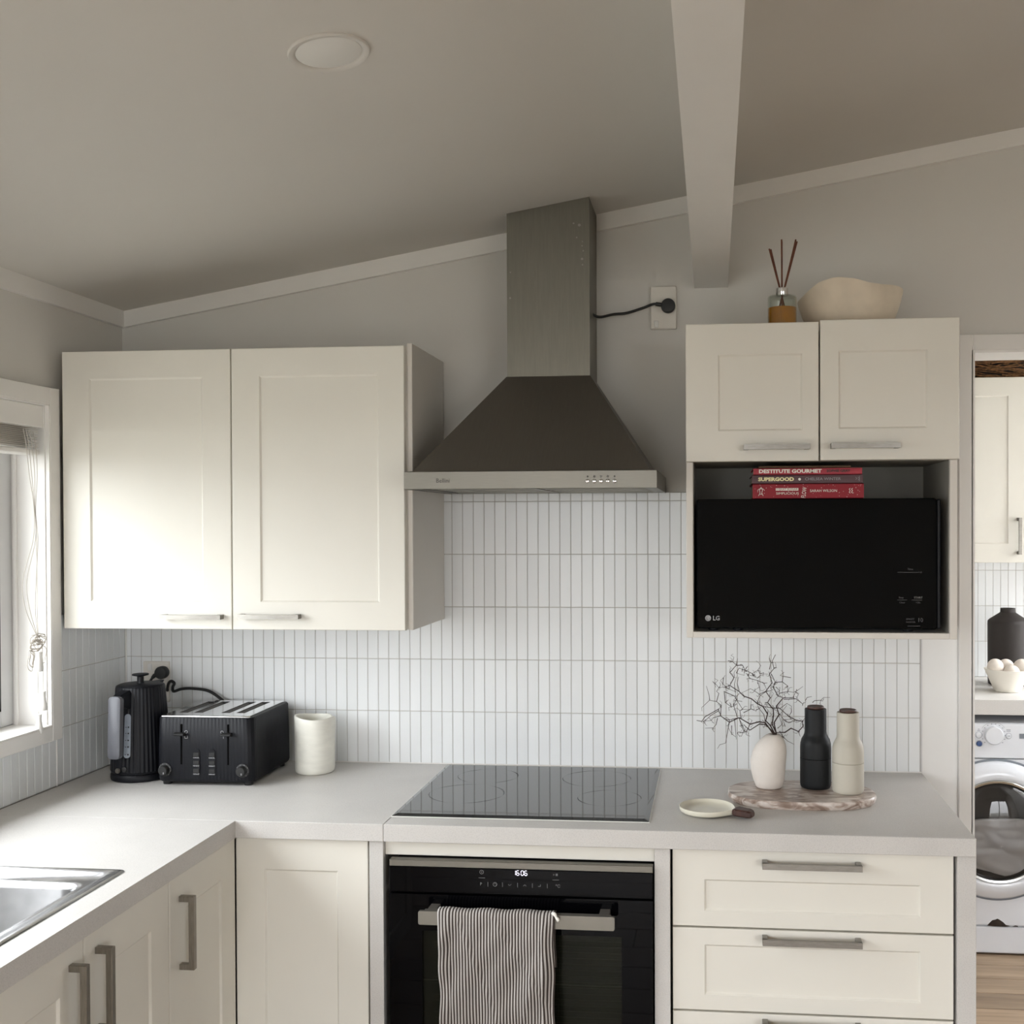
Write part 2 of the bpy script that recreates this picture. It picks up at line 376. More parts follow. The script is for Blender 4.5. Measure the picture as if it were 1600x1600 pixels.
def panel_door(name, u0, u1, v0, v1, bl, br, bt, bb, T, thick, parent, mt='cream', depth=0.0045, label=None):
    """door with a sunk panel; local frame u right, v up, w out of the face; T maps (u, w, v) to the world"""
    bm = NB(); e = 0.0018; s = 0.0045
    def R(i, w, f=0.0): return [(u0+i, w, v0+i), (u1-i, w, v0+i), (u1-i, w, v1-i), (u0+i, w, v1-i)]
    def P(i, w): return [(u0+bl+i, w, v0+bb+i), (u1-br-i, w, v0+bb+i), (u1-br-i, w, v1-bt-i), (u0+bl+i, w, v1-bt-i)]
    rings = [R(0, -thick), R(0, -e*1.1), R(e*0.35, -e*0.35), R(e, 0), P(0, 0), P(0.0008, -0.0008), P(s*0.8, -depth*0.9), P(s, -depth)]
    loops(bm, rings, True, True)
    return ob(name, bm, mt, parent, T=T, label=label)
FRONT = lambda y: Matrix(((1, 0, 0, 0), (0, -1, 0, y), (0, 0, 1, 0), (0, 0, 0, 1)))      # u->x, w->-y
SIDE = lambda x: Matrix(((0, 1, 0, x), (1, 0, 0, 0), (0, 0, 1, 0), (0, 0, 0, 1)))        # u->y, w->+x
def pull_h(parent, x0, x1, y, z, h=0.0115, t=0.008, proud=0.03, mt='nickel', bow=0.0, name='handle'):
    """horizontal bar pull on a face at y (facing -y)"""
    bm = NB()
    n = 9; rings = []
    for i in range(n):
        f = i/(n-1); x = x0+(x1-x0)*f; yy = y-proud+bow*(2*f-1)**2
        rings.append([(x, yy, z-h/2), (x, yy+t, z-h/2), (x, yy+t, z+h/2), (x, yy, z+h/2)])
    loops(bm, rings)
    for xa in (x0, x1-0.012):
        box(bm, xa, xa+0.012, y-proud+bow+t*0.5, y+0.0005, z-h/2, z+h/2, 0.0008)
    return ob(name, bm, mt, parent)
# ------------------------------------------------------------------ the setting
CE = lambda x: 2.188 + 0.1715*x
def wall_xz(name, polys, y0, y1, mt, **k):
    bm = NB()
    for p in polys: loops(bm, [[(x, y0, z) for x, z in p], [(x, y1, z) for x, z in p]])
    return ob(name, bm, mt, kind='structure', **k)
DX0, DX1, DZ = 2.3785, 3.20, 2.031
wall_back = wall_xz('wall_back', [[(-.13, 0), (DX0, 0), (DX0, CE(DX0)), (-.13, CE(-.13))], [(DX0, DZ), (DX1, DZ), (DX1, CE(DX1)), (DX0, CE(DX0))], [(DX1, 0), (5.3, 0), (5.3, CE(5.3)), (DX1, CE(DX1))]], .008, .14, 'wall', label='white painted back wall with tiled splashback above the worktop')
WY0, WY1, WZ0, WZ1 = -2.85, -.381, 1.063, 1.881
bm = NB()
box(bm, -.13, -.008, -5.6, WY0, 0, 2.188); box(bm, -.13, -.008, WY1, .008, 0, 2.188)
box(bm, -.13, -.008, WY0, WY1, 0, WZ0); box(bm, -.13, -.008, WY0, WY1, WZ1, 2.188)
wall_left = ob('wall_left', bm, 'wall', kind='structure', label='white side wall with the window above the sink')
bm = NB(); box(bm, 5.2, 5.32, -5.6, .008, 0, CE(5.2)+.02); ob('wall_right', bm, 'wall', kind='structure')
wall_xz('wall_rear', [[(-.13, 0), (.05, 0), (.05, CE(.05)), (-.13, CE(-.13))], [(.05, 2.1), (1.53, 2.1), (1.53, CE(1.53)), (.05, CE(.05))], [(1.53, 0), (3.4, 0), (3.4, CE(3.4)), (1.53, CE(1.53))], [(3.4, 2.1), (5.0, 2.1), (5.0, CE(5.0)), (3.4, CE(3.4))], [(5.0, 0), (5.3, 0), (5.3, CE(5.3)), (5.0, CE(5.0))]], -5.6, -5.48, 'wall')
bm = NB(); loops(bm, [[(x, y, z) for x, z in ((-.13, CE(-.13)), (5.32, CE(5.32)), (5.32, CE(5.32)+.15), (-.13, CE(-.13)+.15))] for y in (-5.6, .14)])
ob('ceiling', bm, 'ceil', kind='structure', label='sloping plasterboard ceiling')
bm = NB(); box(bm, -.13, 5.32, -5.6, .14, -.12, -.012)
floor = ob('floor', bm, 'wood', kind='structure', label='timber board floor')
bm = NB(); box(bm, -40, 40, -40, 40, -.6, -.5); ob('ground', bm, 'ground', kind='structure')
# unseen overhang added to cut sky light on the worktop
bm = NB(); box(bm, -.50, -.131, -6.0, .6, 2.22, 2.30); ob('added_eave', bm, 'trim', kind='structure')
# floor boards (main room: wide boards across; laundry: boards in view)
def board(x0, x1, y0, y1, par, mesh_cache={}):
    bm = NB(); box(bm, x0, x1, y0, y1, -.012, 0, .0012)
    return ob('board', bm, 'wood', par)
y = -5.48; k = 0
while y < .13:
    y1 = min(y+.178, .14); split = 1.3+((k*0.77) % 2.6)
    board(0, split, y, y1-.0015, floor); board(split+.0015, 5.2, y, y1-.0015, floor); y += .18; k += 1
bm = NB(); box(bm, 2.0, 3.9, .14, 1.66, -.12, -.012)
floor2 = ob('floor_laundry', bm, 'wood', kind='structure', label='timber board floor of the laundry')
y = .14; k = 0
while y < 1.64:
    y1 = min(y+.118, 1.66); split = 2.45+((k*0.53) % 1.1)
    board(2.0, split, y, y1-.0015, floor2); board(split+.0015, 3.8, y, y1-.0015, floor2); y += .12; k += 1
# laundry shell
bm = NB(); box(bm, 1.88, 2.0, .14, 1.78, 0, 2.5); ob('wall_laundry_left', bm, 'wall', kind='structure')
bm = NB(); box(bm, 2.0, 3.92, 1.658, 1.78, 0, 2.5); wall_lb = ob('wall_laundry_back', bm, 'wall', kind='structure')
bm = NB(); box(bm, 3.8, 3.92, .14, .18, 0, 2.5); box(bm, 3.8, 3.92, 1.60, 1.658, 0, 2.5); box(bm, 3.8, 3.92, .18, 1.60, 0, .95); box(bm, 3.8, 3.92, .18, 1.60, 2.2, 2.5)
ob('wall_laundry_right', bm, 'wall', kind='structure')
bm = NB(); box(bm, 1.88, 3.92, .14, 1.78, 2.5, 2.6); ob('ceiling_laundry', bm, 'ceil', kind='structure')
# cornice boards
def cornice(name, x0, x1):
    bm = NB(); loops(bm, [[(x0, y, CE(x0)-.046), (x1, y, CE(x1)-.046), (x1, y, CE(x1)), (x0, y, CE(x0))] for y in (-.006, .008)])
    ob(name, bm, 'trim', kind='structure')
cornice('trim_1', 0.004, 1.150); cornice('trim_2', 1.372, 1.640); cornice('trim_3', 1.7305, 5.2)
bm = NB(); box(bm, -.008, .006, -5.48, .008, 2.142, 2.190, .0008); ob('trim_4', bm, 'trim', kind='structure')
bm = NB(); loops(bm, [[(1.640, y, 2.217), (1.7305, y, 2.217), (1.7305, y, CE(1.7305)), (1.640, y, CE(1.640))] for y in (-5.48, .008)])
ob('ceiling_beam', bm, 'trim', kind='structure', label='white painted beam running under the ceiling')
# door frame
bm = NB()
box(bm, 2.342, DX0, -.012, .008, 0, 2.073, .0015); box(bm, DX0, DX1+.04, -.012, .008, DZ, 2.073, .0015); box(bm, DX1, DX1+.04, -.012, .008, 0, DZ, .0015)
box(bm, DX0-.004, DX0+.004, -.012, .145, 0, DZ); box(bm, DX0, DX1, -.006, .145, DZ-.006, DZ+.004); box(bm, DX1-.004, DX1+.004, -.012, .145, 0, DZ)
ob('door_1', bm, 'trim', kind='structure', label='white painted frame of the open laundry doorway')
# glazed rear doors; the double one is added to light the fronts
def glazed_door(name, x0, x1, label):
    xm = (x0+x1)/2
    d2 = empty(name, (xm, -5.54, 0), label, 'door'); d2['kind'] = 'structure'; del d2['category']
    bm = NB()
    for a, b in ((x0, x0+.05), (xm-.03, xm+.03), (x1-.05, x1)): box(bm, a, b, -5.57, -5.51, 0, 2.1)
    box(bm, x0, x1, -5.57, -5.51, 0, .06); box(bm, x0, x1, -5.57, -5.51, 2.04, 2.1); ob('frame', bm, 'alu', d2)
    for a, b in ((x0+.05, xm-.03), (xm+.03, x1-.05)):
        bm = NB(); box(bm, a, b, -5.543, -5.538, .06, 2.04); ob('pane', bm, 'glass', d2)
glazed_door('door_2', 3.4, 5.0, 'white framed glazed sliding door'); glazed_door('fill_door', .05, 1.53, 'added white framed glazed double door for front light')
# unseen laundry window, enlarged to brighten the laundry
w2 = empty('window_2', (3.86, .75, 1.1), 'unseen white framed window sized to brighten the laundry', 'window'); w2['kind'] = 'structure'; del w2['category']
bm = NB()
for a, b in ((.18, .23), (.87, .91), (1.55, 1.60)): box(bm, 3.84, 3.88, a, b, .95, 2.2)
box(bm, 3.84, 3.88, .18, 1.60, .95, 1.0); box(bm, 3.84, 3.88, .18, 1.60, 2.15, 2.2); ob('frame', bm, 'alu', w2)
bm = NB(); box(bm, 3.858, 3.862, .23, 1.55, 1.0, 2.15); ob('pane', bm, 'glass', w2)

# window over the sink
w1 = empty('window_1', (-.10, -1.16, WZ0), 'white framed window beside the wall cabinet', 'window'); w1['kind'] = 'structure'; del w1['category']
bm = NB()
box(bm, -.008, .018, -.381, -.340, 1.0255, 1.9235, .0015); box(bm, -.008, .018, WY0-.041, WY0, 1.0255, 1.9235, .0015)
box(bm, -.008, .018, WY0, -.381, WZ1, 1.9235, .0015); box(bm, -.008, .018, WY0, -.381, 1.0255, WZ0, .0015)
ob('architrave', bm, 'trim', w1)
bm = NB()
box(bm, -.13, .017, -.385, -.381, WZ0, WZ1); box(bm, -.13, .017, WY0, WY0+.004, WZ0, WZ1); box(bm, -.13, .017, WY0, -.381, WZ1-.004, WZ1)
box(bm, -.078, -.070, -.392, -.385, WZ0, WZ1, .001); box(bm, .002, .006, -.3875, -.385, WZ0, WZ1)
ob('jamb', bm, 'trim', w1)
bm = NB(); box(bm, -.13, .017, WY0, -.381, WZ0, WZ0+.004, .001); ob('sill', bm, 'trim', w1)
bm = NB()
def sash(a, b):
    box(bm, -.125, -.085, b-.052, b, WZ0+.004, WZ1-.004, .003); box(bm, -.125, -.085, a, a+.052, WZ0+.004, WZ1-.004, .003)
    box(bm, -.125, -.085, a+.05, b-.05, WZ0+.004, WZ0+.046, .003); box(bm, -.125, -.085, a+.05, b-.05, WZ1-.05, WZ1-.004, .003)
sash(-1.60, -.385); sash(WY0+.004, -1.60); ob('frame', bm, 'alu', w1)
bm = NB()
for a, b in ((-1.548, -.437), (WY0+.056, -1.652)):
    box(bm, -.118, -.083, b-.007, b, WZ0+.046, WZ1-.05); box(bm, -.118, -.083, a, a+.007, WZ0+.046, WZ1-.05)
    box(bm, -.118, -.083, a, b, WZ0+.046, WZ0+.053)
ob('gasket', bm, 'rubber', w1)
for a, b in ((-1.545, -.440), (WY0+.06, -1.655)):
    bm = NB(); box(bm, -.108, -.104, a, b, WZ0+.048, WZ1-.052); ob('pane', bm, 'dimglass', w1)

# ------------------------------------------------------------------ tiles
PIT = .0305; ROWS = [.9003, 1.0475, 1.1946, 1.3418, 1.489, 1.636, 1.659]
def tile_mesh(w, h, name):
    bm = NB(); box(bm, -w/2, w/2, 0, .0085, -h/2, h/2, .0009); me = bpy.data.meshes.new(name); bmesh.ops.recalc_face_normals(bm, faces=bm.faces); bm.to_mesh(me); bm.free(); me.materials.append(M['tile']); return me
TM = {}
def tile(x, z, w, h, par, wall):
    key = (round(w, 4), round(h, 4))
    if key not in TM: TM[key] = tile_mesh(w-.0017, h-.0018, 'tile')
    o = bpy.data.objects.new('tile', TM[key]); COL.objects.link(o); o.parent = par
    jit = random.uniform(-.0003, .0003)
    tx, tz = random.uniform(-.003, .003), random.uniform(-.003, .003)
    if wall == 'back': o.location = (x, jit, z); o.rotation_euler = (tx, 0, tz)
    elif wall == 'left': o.location = (-jit, x, z); o.rotation_euler = (tx, 0, PI/2+tz)
    else: o.location = (x, 1.650+jit, z); o.rotation_euler = (tx, 0, tz)
for i in range(-1, 73):
    a = .016+i*PIT; b = a+PIT
    if i < 0: a = .001
    for j in range(6):
        if j > 2 and (b < .925 or a > 1.64): continue
        tile((a+b)/2, (ROWS[j]+ROWS[j+1])/2, b-a, ROWS[j+1]-ROWS[j], wall_back, 'back')
for i in range(77):
    b = -.004-i*PIT; a = b-PIT
    if a > -.345:
        for j in range(3): tile((a+b)/2, (ROWS[j]+ROWS[j+1])/2, PIT, ROWS[j+1]-ROWS[j], wall_left, 'left')
    elif i < 77: tile((a+b)/2, (.9003+1.0247)/2, PIT, 1.0247-.9003, wall_left, 'left')
for i in range(20):
    for j in range(4):
        h = .1472 if j < 3 else .047; z = .9305+j*.1472+h/2
        tile(2.55+i*PIT, z, PIT, h, wall_lb, 'laundry')
bm = NB(); box(bm, 0, 2.2455, .0016, .0082, .9, 1.6595); ob('grout', bm, 'grout', wall_back)
bm = NB(); box(bm, -.0082, -.0016, -.3395, .008, .9, 1.3418); box(bm, -.0082, -.0016, -2.36, -.3395, .9, 1.0255); ob('grout', bm, 'grout', wall_left)
bm = NB(); box(bm, 2.53, 3.15, 1.6515, 1.6585, .93, 1.43); ob('grout', bm, 'grout', wall_lb)
bm = NB(); box(bm, 2.2440, 2.2475, -.001, .0082, .9003, 1.2955); ob('edge_strip', bm, 'alu', wall_back)
bm = NB(); box(bm, 2.2478, 2.3415, .002, .0082, .0, 1.2955); ob('side_board', bm, 'whiteboard', wall_back, label='white board beside the door frame')
bm = NB(); box(bm, 0, .0035, -.0035, 0, .9003, 1.3075); box(bm, -.002, .0022, -.3395, -.337, .9003, 1.0255); ob('corner_bead', bm, 'trim', wall_back)
bm = NB(); box(bm, 0.0, 2.246, -.0022, .001, .9002, .9028); ob('sealant', bm, 'trim', wall_back)

# ------------------------------------------------------------------ worktop
def plate(bm, xs, ys, holes, z0, z1):
    """slab made of grid cells, some left out"""
    vt = {}
    def V(i, j, k):
        if (i, j, k) not in vt: vt[(i, j, k)] = bm.verts.new((xs[i], ys[j], (z0, z1)[k]))
        return vt[(i, j, k)]
    cells = {(i, j) for i in range(len(xs)-1) for j in range(len(ys)-1)} - set(holes)
    for i, j in cells:
        bm.faces.new((V(i, j, 1), V(i+1, j, 1), V(i+1, j+1, 1), V(i, j+1, 1))); bm.faces.new((V(i, j, 0), V(i, j+1, 0), V(i+1, j+1, 0), V(i+1, j, 0)))
        for (di, dj), (p, q) in {(-1, 0): ((i, j), (i, j+1)), (1, 0): ((i+1, j), (i+1, j+1)), (0, -1): ((i, j), (i+1, j)), (0, 1): ((i, j+1), (i+1, j+1))}.items():
            if (i+di, j+dj) not in cells: bm.faces.new((V(*p, 0), V(*q, 0), V(*q, 1), V(*p, 1)))
wt = empty('worktop', (1.2, -.3, .86), 'pale grey L-shaped laminate worktop running under the hob and sink', 'worktop')
bm = NB(); plate(bm, [0.002, .10, .540, .604], [-2.12, -1.46, -.985, -.6145], [(1, 1)], .8605, .9); ob('slab', bm, 'top', wt)
bm = NB(); box(bm, .002, .9493, -.6140, -.0015, .8605, .9, .0012); ob('slab', bm, 'top', wt)
bm = NB(); plate(bm, [.9500, 2.247], [-.6140, -.0015], [], .8605, .9); bmesh.ops.bevel(bm, geom=[e for e in bm.edges], offset=.0012, segments=1, affect='EDGES'); ob('slab', bm, 'top', wt)

# ------------------------------------------------------------------ base cabinets
# corner cabinet
c = empty('corner_cabinet', (.75, -.3, 0), 'cream base cabinet in the corner, one panelled door and no handle', 'cabinet', )
bm = NB(); box(bm, .60, .9085, -.570, -.001, .10, .8603); box(bm, .62, .9085, -.53, -.5, 0, .1); ob('carcass', bm, 'carc', c)
panel_door('door', .5935, .9058, .104, .8575, .068, .070, .074, .07, FRONT(-.590), .018, c)
# run below the window
def pull_v(parent, y, z0, z1, x):
    bm = NB(); box(bm, x+.020, x+.032, y-.006, y+.006, z0, z1, .0009)
    for za in (z0, z1-.012): box(bm, x-.0005, x+.0215, y-.006, y+.006, za, za+.012, .0009)
    return ob('handle', bm, 'nickel_d', parent)
c = empty('base_cabinet', (.3, -.75, 0), 'narrow cream base cabinet beside the corner with one vertical bar handle', 'cabinet')
bm = NB(); box(bm, .001, .574, -.899, -.62, .10, .8603); box(bm, .05, .53, -.899, -.62, 0, .1); ob('carcass', bm, 'carc', c)
d = panel_door('door', -.8975, -.5935, .104, .8545, .068, .070, .074, .07, SIDE(.593), .018, c)
pull_v(d, -.853, .6580, .8105, .593)
def sink_cab(label):
    c = empty('sink_cabinet', (.3, -1.2, 0), label, 'cabinet')
    bm = NB(); box(bm, .001, .574, -1.5025, -.9005, .10, .60); box(bm, .56, .574, -1.5025, -.9005, .60, .8603)
    box(bm, .001, .574, -1.5025, -1.4865, .60, .8603); box(bm, .001, .574, -.9165, -.9005, .60, .8603); box(bm, .05, .53, -1.5025, -.9005, 0, .1); ob('carcass', bm, 'carc', c)
    d = panel_door('door', -1.1985, -.9005, .104, .8545, .068, .070, .074, .07, SIDE(.593), .018, c)
    pull_v(d, -1.160, .6720, .8245, .593)
    d = panel_door('door', -1.5005, -1.2015, .104, .8545, .068, .070, .074, .07, SIDE(.593), .018, c)
    pull_v(d, -1.240, .6720, .8245, .593); return c
sink_cab('cream cabinet under the sink with two doors and paired bar handles')
c = empty('base_cabinet', (.3, -1.8, 0), 'cream base cabinet at the end of the run past the sink', 'cabinet')
bm = NB(); box(bm, .001, .574, -2.10, -1.504, .10, .8603); box(bm, .05, .53, -2.10, -1.504, 0, .1); ob('carcass', bm, 'carc', c)
panel_door('door', -2.10, -1.5045, .104, .8545, .068, .070, .074, .07, SIDE(.593), .018, c)
# oven housing
c = empty('oven_housing', (1.25, -.3, 0), 'pale housing panels framing the built-in oven below the hob', 'cabinet')
for a, b in ((.9125, .9450), (1.5590, 1.5935)):
    bm = NB(); box(bm, a, b, -.600, -.001, 0, .8603, .0008); ob('side_panel', bm, 'top', c)
bm = NB(); box(bm, .9455, 1.5585, -.586, -.568, .8235, .8603, .0012); ob('filler_panel', bm, 'cream', c)
bm = NB(); box(bm, .9455, 1.5585, -.56, -.02, .10, .12); box(bm, .9455, 1.5585, -.55, -.53, 0, .1); ob('shelf', bm, 'carc', c)
# drawers
c = empty('drawer_cabinet', (1.9, -.3, 0), 'cream drawer cabinet with bar handles at the doorway end', 'cabinet')
bm = NB(); box(bm, 1.598, 2.206, -.570, -.001, .10, .8603); box(bm, 1.598, 2.206, -.53, -.51, 0, .1); ob('carcass', bm, 'carc', c)
bm = NB(); box(bm, 2.2105, 2.2500, -.600, -.001, 0, .8603, .0008); ob('side_panel', bm, 'top', c)
for a, b in ((1.5937, 1.598), (2.2062, 2.2103)):
    bm = NB(); box(bm, a, b, -.565, -.55, .1, .86); ob('shadow_strip', bm, 'dark', c)
for z0, z1, bt, bb, hz in ((.6845, .8590, .070, .034, .8305), (.4985, .6805, .036, .034, .6650), (.3000, .4945, .036, .034, .4935), (.104, .296, .036, .034, .268)):
    d = panel_door('drawer', 1.5985, 2.2050, z0, z1, .0700, .0700, bt, bb, FRONT(-.590), .018, c)
    if hz > .48: hz = min(hz, z1-.0)  # bars sit just below the top edge of each front
    pull_h(d, 1.7945, 2.0075, -.590, min(hz, z1-.016), h=.0125, t=.010, proud=.034)

# ------------------------------------------------------------------ wall cabinets
c = empty('wall_cabinet', (.48, -.17, 1.309), 'large cream two-door wall cabinet mounted beside the window', 'cabinet')
bm = NB(); box(bm, .024, .9265, -.3195, -.0015, 1.3100, 2.020); ob('carcass', bm, 'carc', c)
bm = NB(); box(bm, .9268, .9400, -.3215, -.0015, 1.3080, 2.0275, .0015); ob('side_panel', bm, 'carc', c, label='flat cream end panel')
d = panel_door('door', .0245, .4740, 1.3085, 2.0195, .073, .074, .070, .070, FRONT(-.340), .0185, c)
pull_h(d, .2935, .4530, -.340, 1.3410, h=.0115, t=.007, proud=.028, bow=.006)
d = panel_door('door', .4768, .9245, 1.3085, 2.0195, .073, .066, .070, .070, FRONT(-.340), .0185, c)
pull_h(d, .4985, .6560, -.340, 1.3430, h=.0115, t=.007, proud=.028, bow=.006)

RX0, RX1 = 1.6245, 2.2665
c = empty('microwave_cabinet', (1.945, -.17, 1.296), 'cream wall cabinet with two small doors above an open microwave shelf', 'cabinet')
bm = NB()
box(bm, RX0, RX0+.0165, -.340, -.0015, 1.296, 1.7225, .001); box(bm, RX1-.0175, RX1, -.340, -.0015, 1.296, 1.7225, .001)
box(bm, RX0+.0166, RX1-.0176, -.340, -.0015, 1.296, 1.3105, .001)
box(bm, RX0, RX1, -.338, -.0015, 2.034, 2.050); box(bm, RX0, RX0+.0165, -.338, -.0015, 1.7226, 2.034); box(bm, RX1-.0175, RX1, -.338, -.0015, 1.7226, 2.034)
ob('carcass', bm, 'carc', c)
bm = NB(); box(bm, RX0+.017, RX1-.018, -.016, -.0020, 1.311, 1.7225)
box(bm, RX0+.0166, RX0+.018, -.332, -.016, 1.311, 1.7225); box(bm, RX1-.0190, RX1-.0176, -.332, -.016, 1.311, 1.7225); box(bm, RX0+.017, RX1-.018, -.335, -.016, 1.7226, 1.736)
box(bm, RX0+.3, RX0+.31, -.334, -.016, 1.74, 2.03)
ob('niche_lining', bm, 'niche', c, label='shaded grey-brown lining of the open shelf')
d = panel_door('door', RX0, 1.9405, 1.7225, 2.0530, .0775, .0390, .0745, .0730, FRONT(-.360), .0195, c)
pull_h(d, 1.7625, 1.9180, -.360, 1.7550, h=.0125, t=.008, proud=.03, bow=.002)
d = panel_door('door', 1.9440, RX1+.0005, 1.7235, 2.0570, .0430, .0740, .0745, .0740, FRONT(-.360), .0195, c)
pull_h(d, 1.9670, 2.1270, -.360, 1.7562, h=.0125, t=.008, proud=.03, bow=.002)

# ------------------------------------------------------------------ range hood
HX0, HX1, HY = .9600, 1.5605, -.470
h = empty('range_hood', (1.26, -.24, 1.657), 'stainless steel canopy range hood with a square duct rising to the ceiling', 'range hood')
bm = NB()
box(bm, HX0, HX1, HY, HY+.004, 1.6570, 1.6985, .0008); ob('front_panel', bm, 'steel', h, label='brushed steel fascia with push buttons')
bm = NB(); box(bm, HX0, HX0+.003, HY+.004, .0075, 1.6570, 1.6985); box(bm, HX1-.003, HX1, HY+.004, .0075, 1.6570, 1.6985)
box(bm, HX0+.003, HX1-.003, HY+.004, HY+.03, 1.6580, 1.6600); box(bm, HX0+.003, HX1-.003, -.04, .0075, 1.6580, 1.6600)
box(bm, HX0+.003, HX0+.03, HY+.03, -.04, 1.6580, 1.6600); box(bm, HX1-.03, HX1-.003, HY+.03, -.04, 1.6580, 1.6600)
box(bm, HX0+.29, HX0+.31, HY+.03, -.04, 1.6580, 1.6600)
ob('rim', bm, 'steel', h)
for a, b in ((HX0+.03, HX0+.29), (HX0+.31, HX1-.03)):
    bm = NB()
    n = 9
    for i in range(n):
        y0 = HY+.032+(i)*(.395/n); box(bm, a, b, y0, y0+.030, 1.6595+.001*(i % 2), 1.6625)
    ob('grease_filter', bm, 'steel', h)
CX0, CX1, CY = 1.1535, 1.3705, -.173
bm = NB()
loops(bm, [[(HX0+.001, HY+.001, 1.6985), (HX1-.001, HY+.001, 1.6985), (HX1-.001, .0075, 1.6985), (HX0+.001, .0075, 1.6985)],
           [(HX0+.018, HY+.012, 1.7005), (HX1-.018, HY+.012, 1.7005), (HX1-.018, .0075, 1.7005), (HX0+.018, .0075, 1.7005)],
           [(CX0-.002, CY-.002, 1.9590), (CX1+.002, CY-.002, 1.9590), (CX1+.002, .0075, 1.9590), (CX0-.002, .0075, 1.9590)]])
ob('canopy', bm, 'steel_dark', h, label='dark sloping steel canopy')
bm = NB()
z0 = 1.9592
bm2 = [[(CX0, CY), (CX1, CY), (CX1, .0075), (CX0, .0075)]]
loops(bm, [[(x, y, z0) for x, y in bm2[0]], [(x, y, CE(x)-.0005) for x, y in bm2[0]]])
ob('duct', bm, 'steel_hood', h, label='square grey steel duct cover')
bm = NB(); box(bm, CX1-.0015, CX1+.0008, CY-.0008, CY+.0012, z0, CE(CX1)-.002); ob('duct_edge', bm, 'steel', h)
bm = NB()
for (x, z, r) in ((1.338, 2.318, .0022), (1.353, 2.307, .0018), (1.352, 2.296, .0020), (1.355, 2.283, .0022), (1.352, 2.262, .0032), (1.353, 2.247, .0022), (1.163, 2.232, .002), (1.162, 2.165, .0028), (1.33, 2.355, .0025), (1.345, 2.35, .004)):
    lathe(bm, [(r, -CY+.0002), (r, -CY+.0005)], x, z, 10, axis='y')
ob('paint_speck', bm, 'nickel', h, kind='stuff')
for i in range(5):
    x = 1.3985+i*.0158
    bm = NB(); lathe(bm, [(.0050, .0), (.0050, .003), (.0038, .0055), (.0012, .0065)], x, 1.6735, 16, axis='y'); ob('button', bm, 'chrome', h, T=Matrix.Translation((0, HY, 0)), smooth=True)
    bm = NB()
    if i in (0, 4): lathe(bm, [(.0022, 0), (.0022, .0003)], x, 1.6845, 12, axis='y')
    else:
        for k in range(3+i % 2):
            a = 2*PI*k/(3+i % 2)+.4; lathe(bm, [(.0013, 0), (.0013, .0003)], x+.0018*math.cos(a), 1.6845+.0018*math.sin(a), 8, axis='y')
    ob('symbol', bm, 'ink', h, T=Matrix.Translation((0, HY, 0)))
text('lettering', 'Bellini', .0145, (1.0375, HY-.0002, 1.6768), 'ink', h, width=.0320)
bm = NB(); tube(bm, spline([(1.366, -.09, 2.135), (1.385, -.05, 2.1335), (1.42, -.025, 2.1445), (1.455, -.02, 2.1480), (1.50, -.024, 2.1600), (1.530, -.030, 2.1690), (1.555, -.034, 2.1650)], 8), .0038, 10)
ob('power_cord', bm, 'rubber', h, smooth=True)
bm = NB(); lathe(bm, [(.014, .0135), (.0185, .0145), (.0195, .018), (.0195, .030), (.0175, .034), (.004, .035)], 1.5690, 2.1645, 28, axis='y')
tube(bm, [(1.550, -.032, 2.1665), (1.536, -.031, 2.1690)], .0055, 10)
ob('plug', bm, 'rubber', h, smooth=True)

def outlet(x0, x1, z0, z1, label, switches):
    o = empty('power_outlet', ((x0+x1)/2, 0, z0), label, 'outlet')
    bm = NB(); box(bm, x0, x1, -.009, .0078, z0, z1, .002); ob('faceplate', bm, 'plate', o)
    for sx, sz in switches:
        bm = NB(); box(bm, sx-.006, sx+.006, -.0125, -.0088, sz-.010, sz+.010, .0015); ob('switch', bm, 'white_pl', o)
    return o
outlet(1.5205, 1.5910, 2.1050, 2.2215, 'white power outlet high on the wall beside the range hood duct', [(1.536, 2.118)])
outlet(.0560, .1330, 1.0650, 1.1815, 'white power outlet on the tiles behind the kettle', [(.078, 1.166), (.078, 1.085)])
# ------------------------------------------------------------------ hob
h = empty('induction_hob', (1.2475, -.29, .9), 'black glass hob with sloping edges and faint ring marks in the worktop', 'hob')
bm = NB(); box(bm, .9485, 1.5465, -.5535, -.0290, .9002, .9022, .0006); ob('trim_frame', bm, 'white_pl', h, label='thin pale metal edge')
bm = NB(); loops(bm, [[(x0, y0, z), (x1, y0, z), (x1, y1, z), (x0, y1, z)] for x0, x1, y0, y1, z in ((.9510, 1.5440, -.5510, -.0315, .9022), (.9510, 1.5440, -.5510, -.0315, .9032), (.9620, 1.5330, -.5400, -.0390, .9065))])
ob('glass', bm, 'hob', h)
for x, y, r, w in ((1.080, -.348, .094, .004), (1.385, -.165, .090, .004), (1.437, -.362, .078, .003), (1.095, -.160, .080, .003)):
    bm = NB(); n = 64
    a = [bm.verts.new((x+r*math.cos(2*PI*i/n), y+r*math.sin(2*PI*i/n), .90672)) for i in range(n)]
    rr = [r-w*(0.6+0.5*math.sin(i*.37)) for i in range(n)]
    b = [bm.verts.new((x+rr[i]*math.cos(2*PI*i/n), y+rr[i]*math.sin(2*PI*i/n), .90672)) for i in range(n)]
    for i in range(n): bm.faces.new((a[i], a[(i+1) % n], b[(i+1) % n], b[i]))
    ob('cooking_zone', bm, 'ring', h)

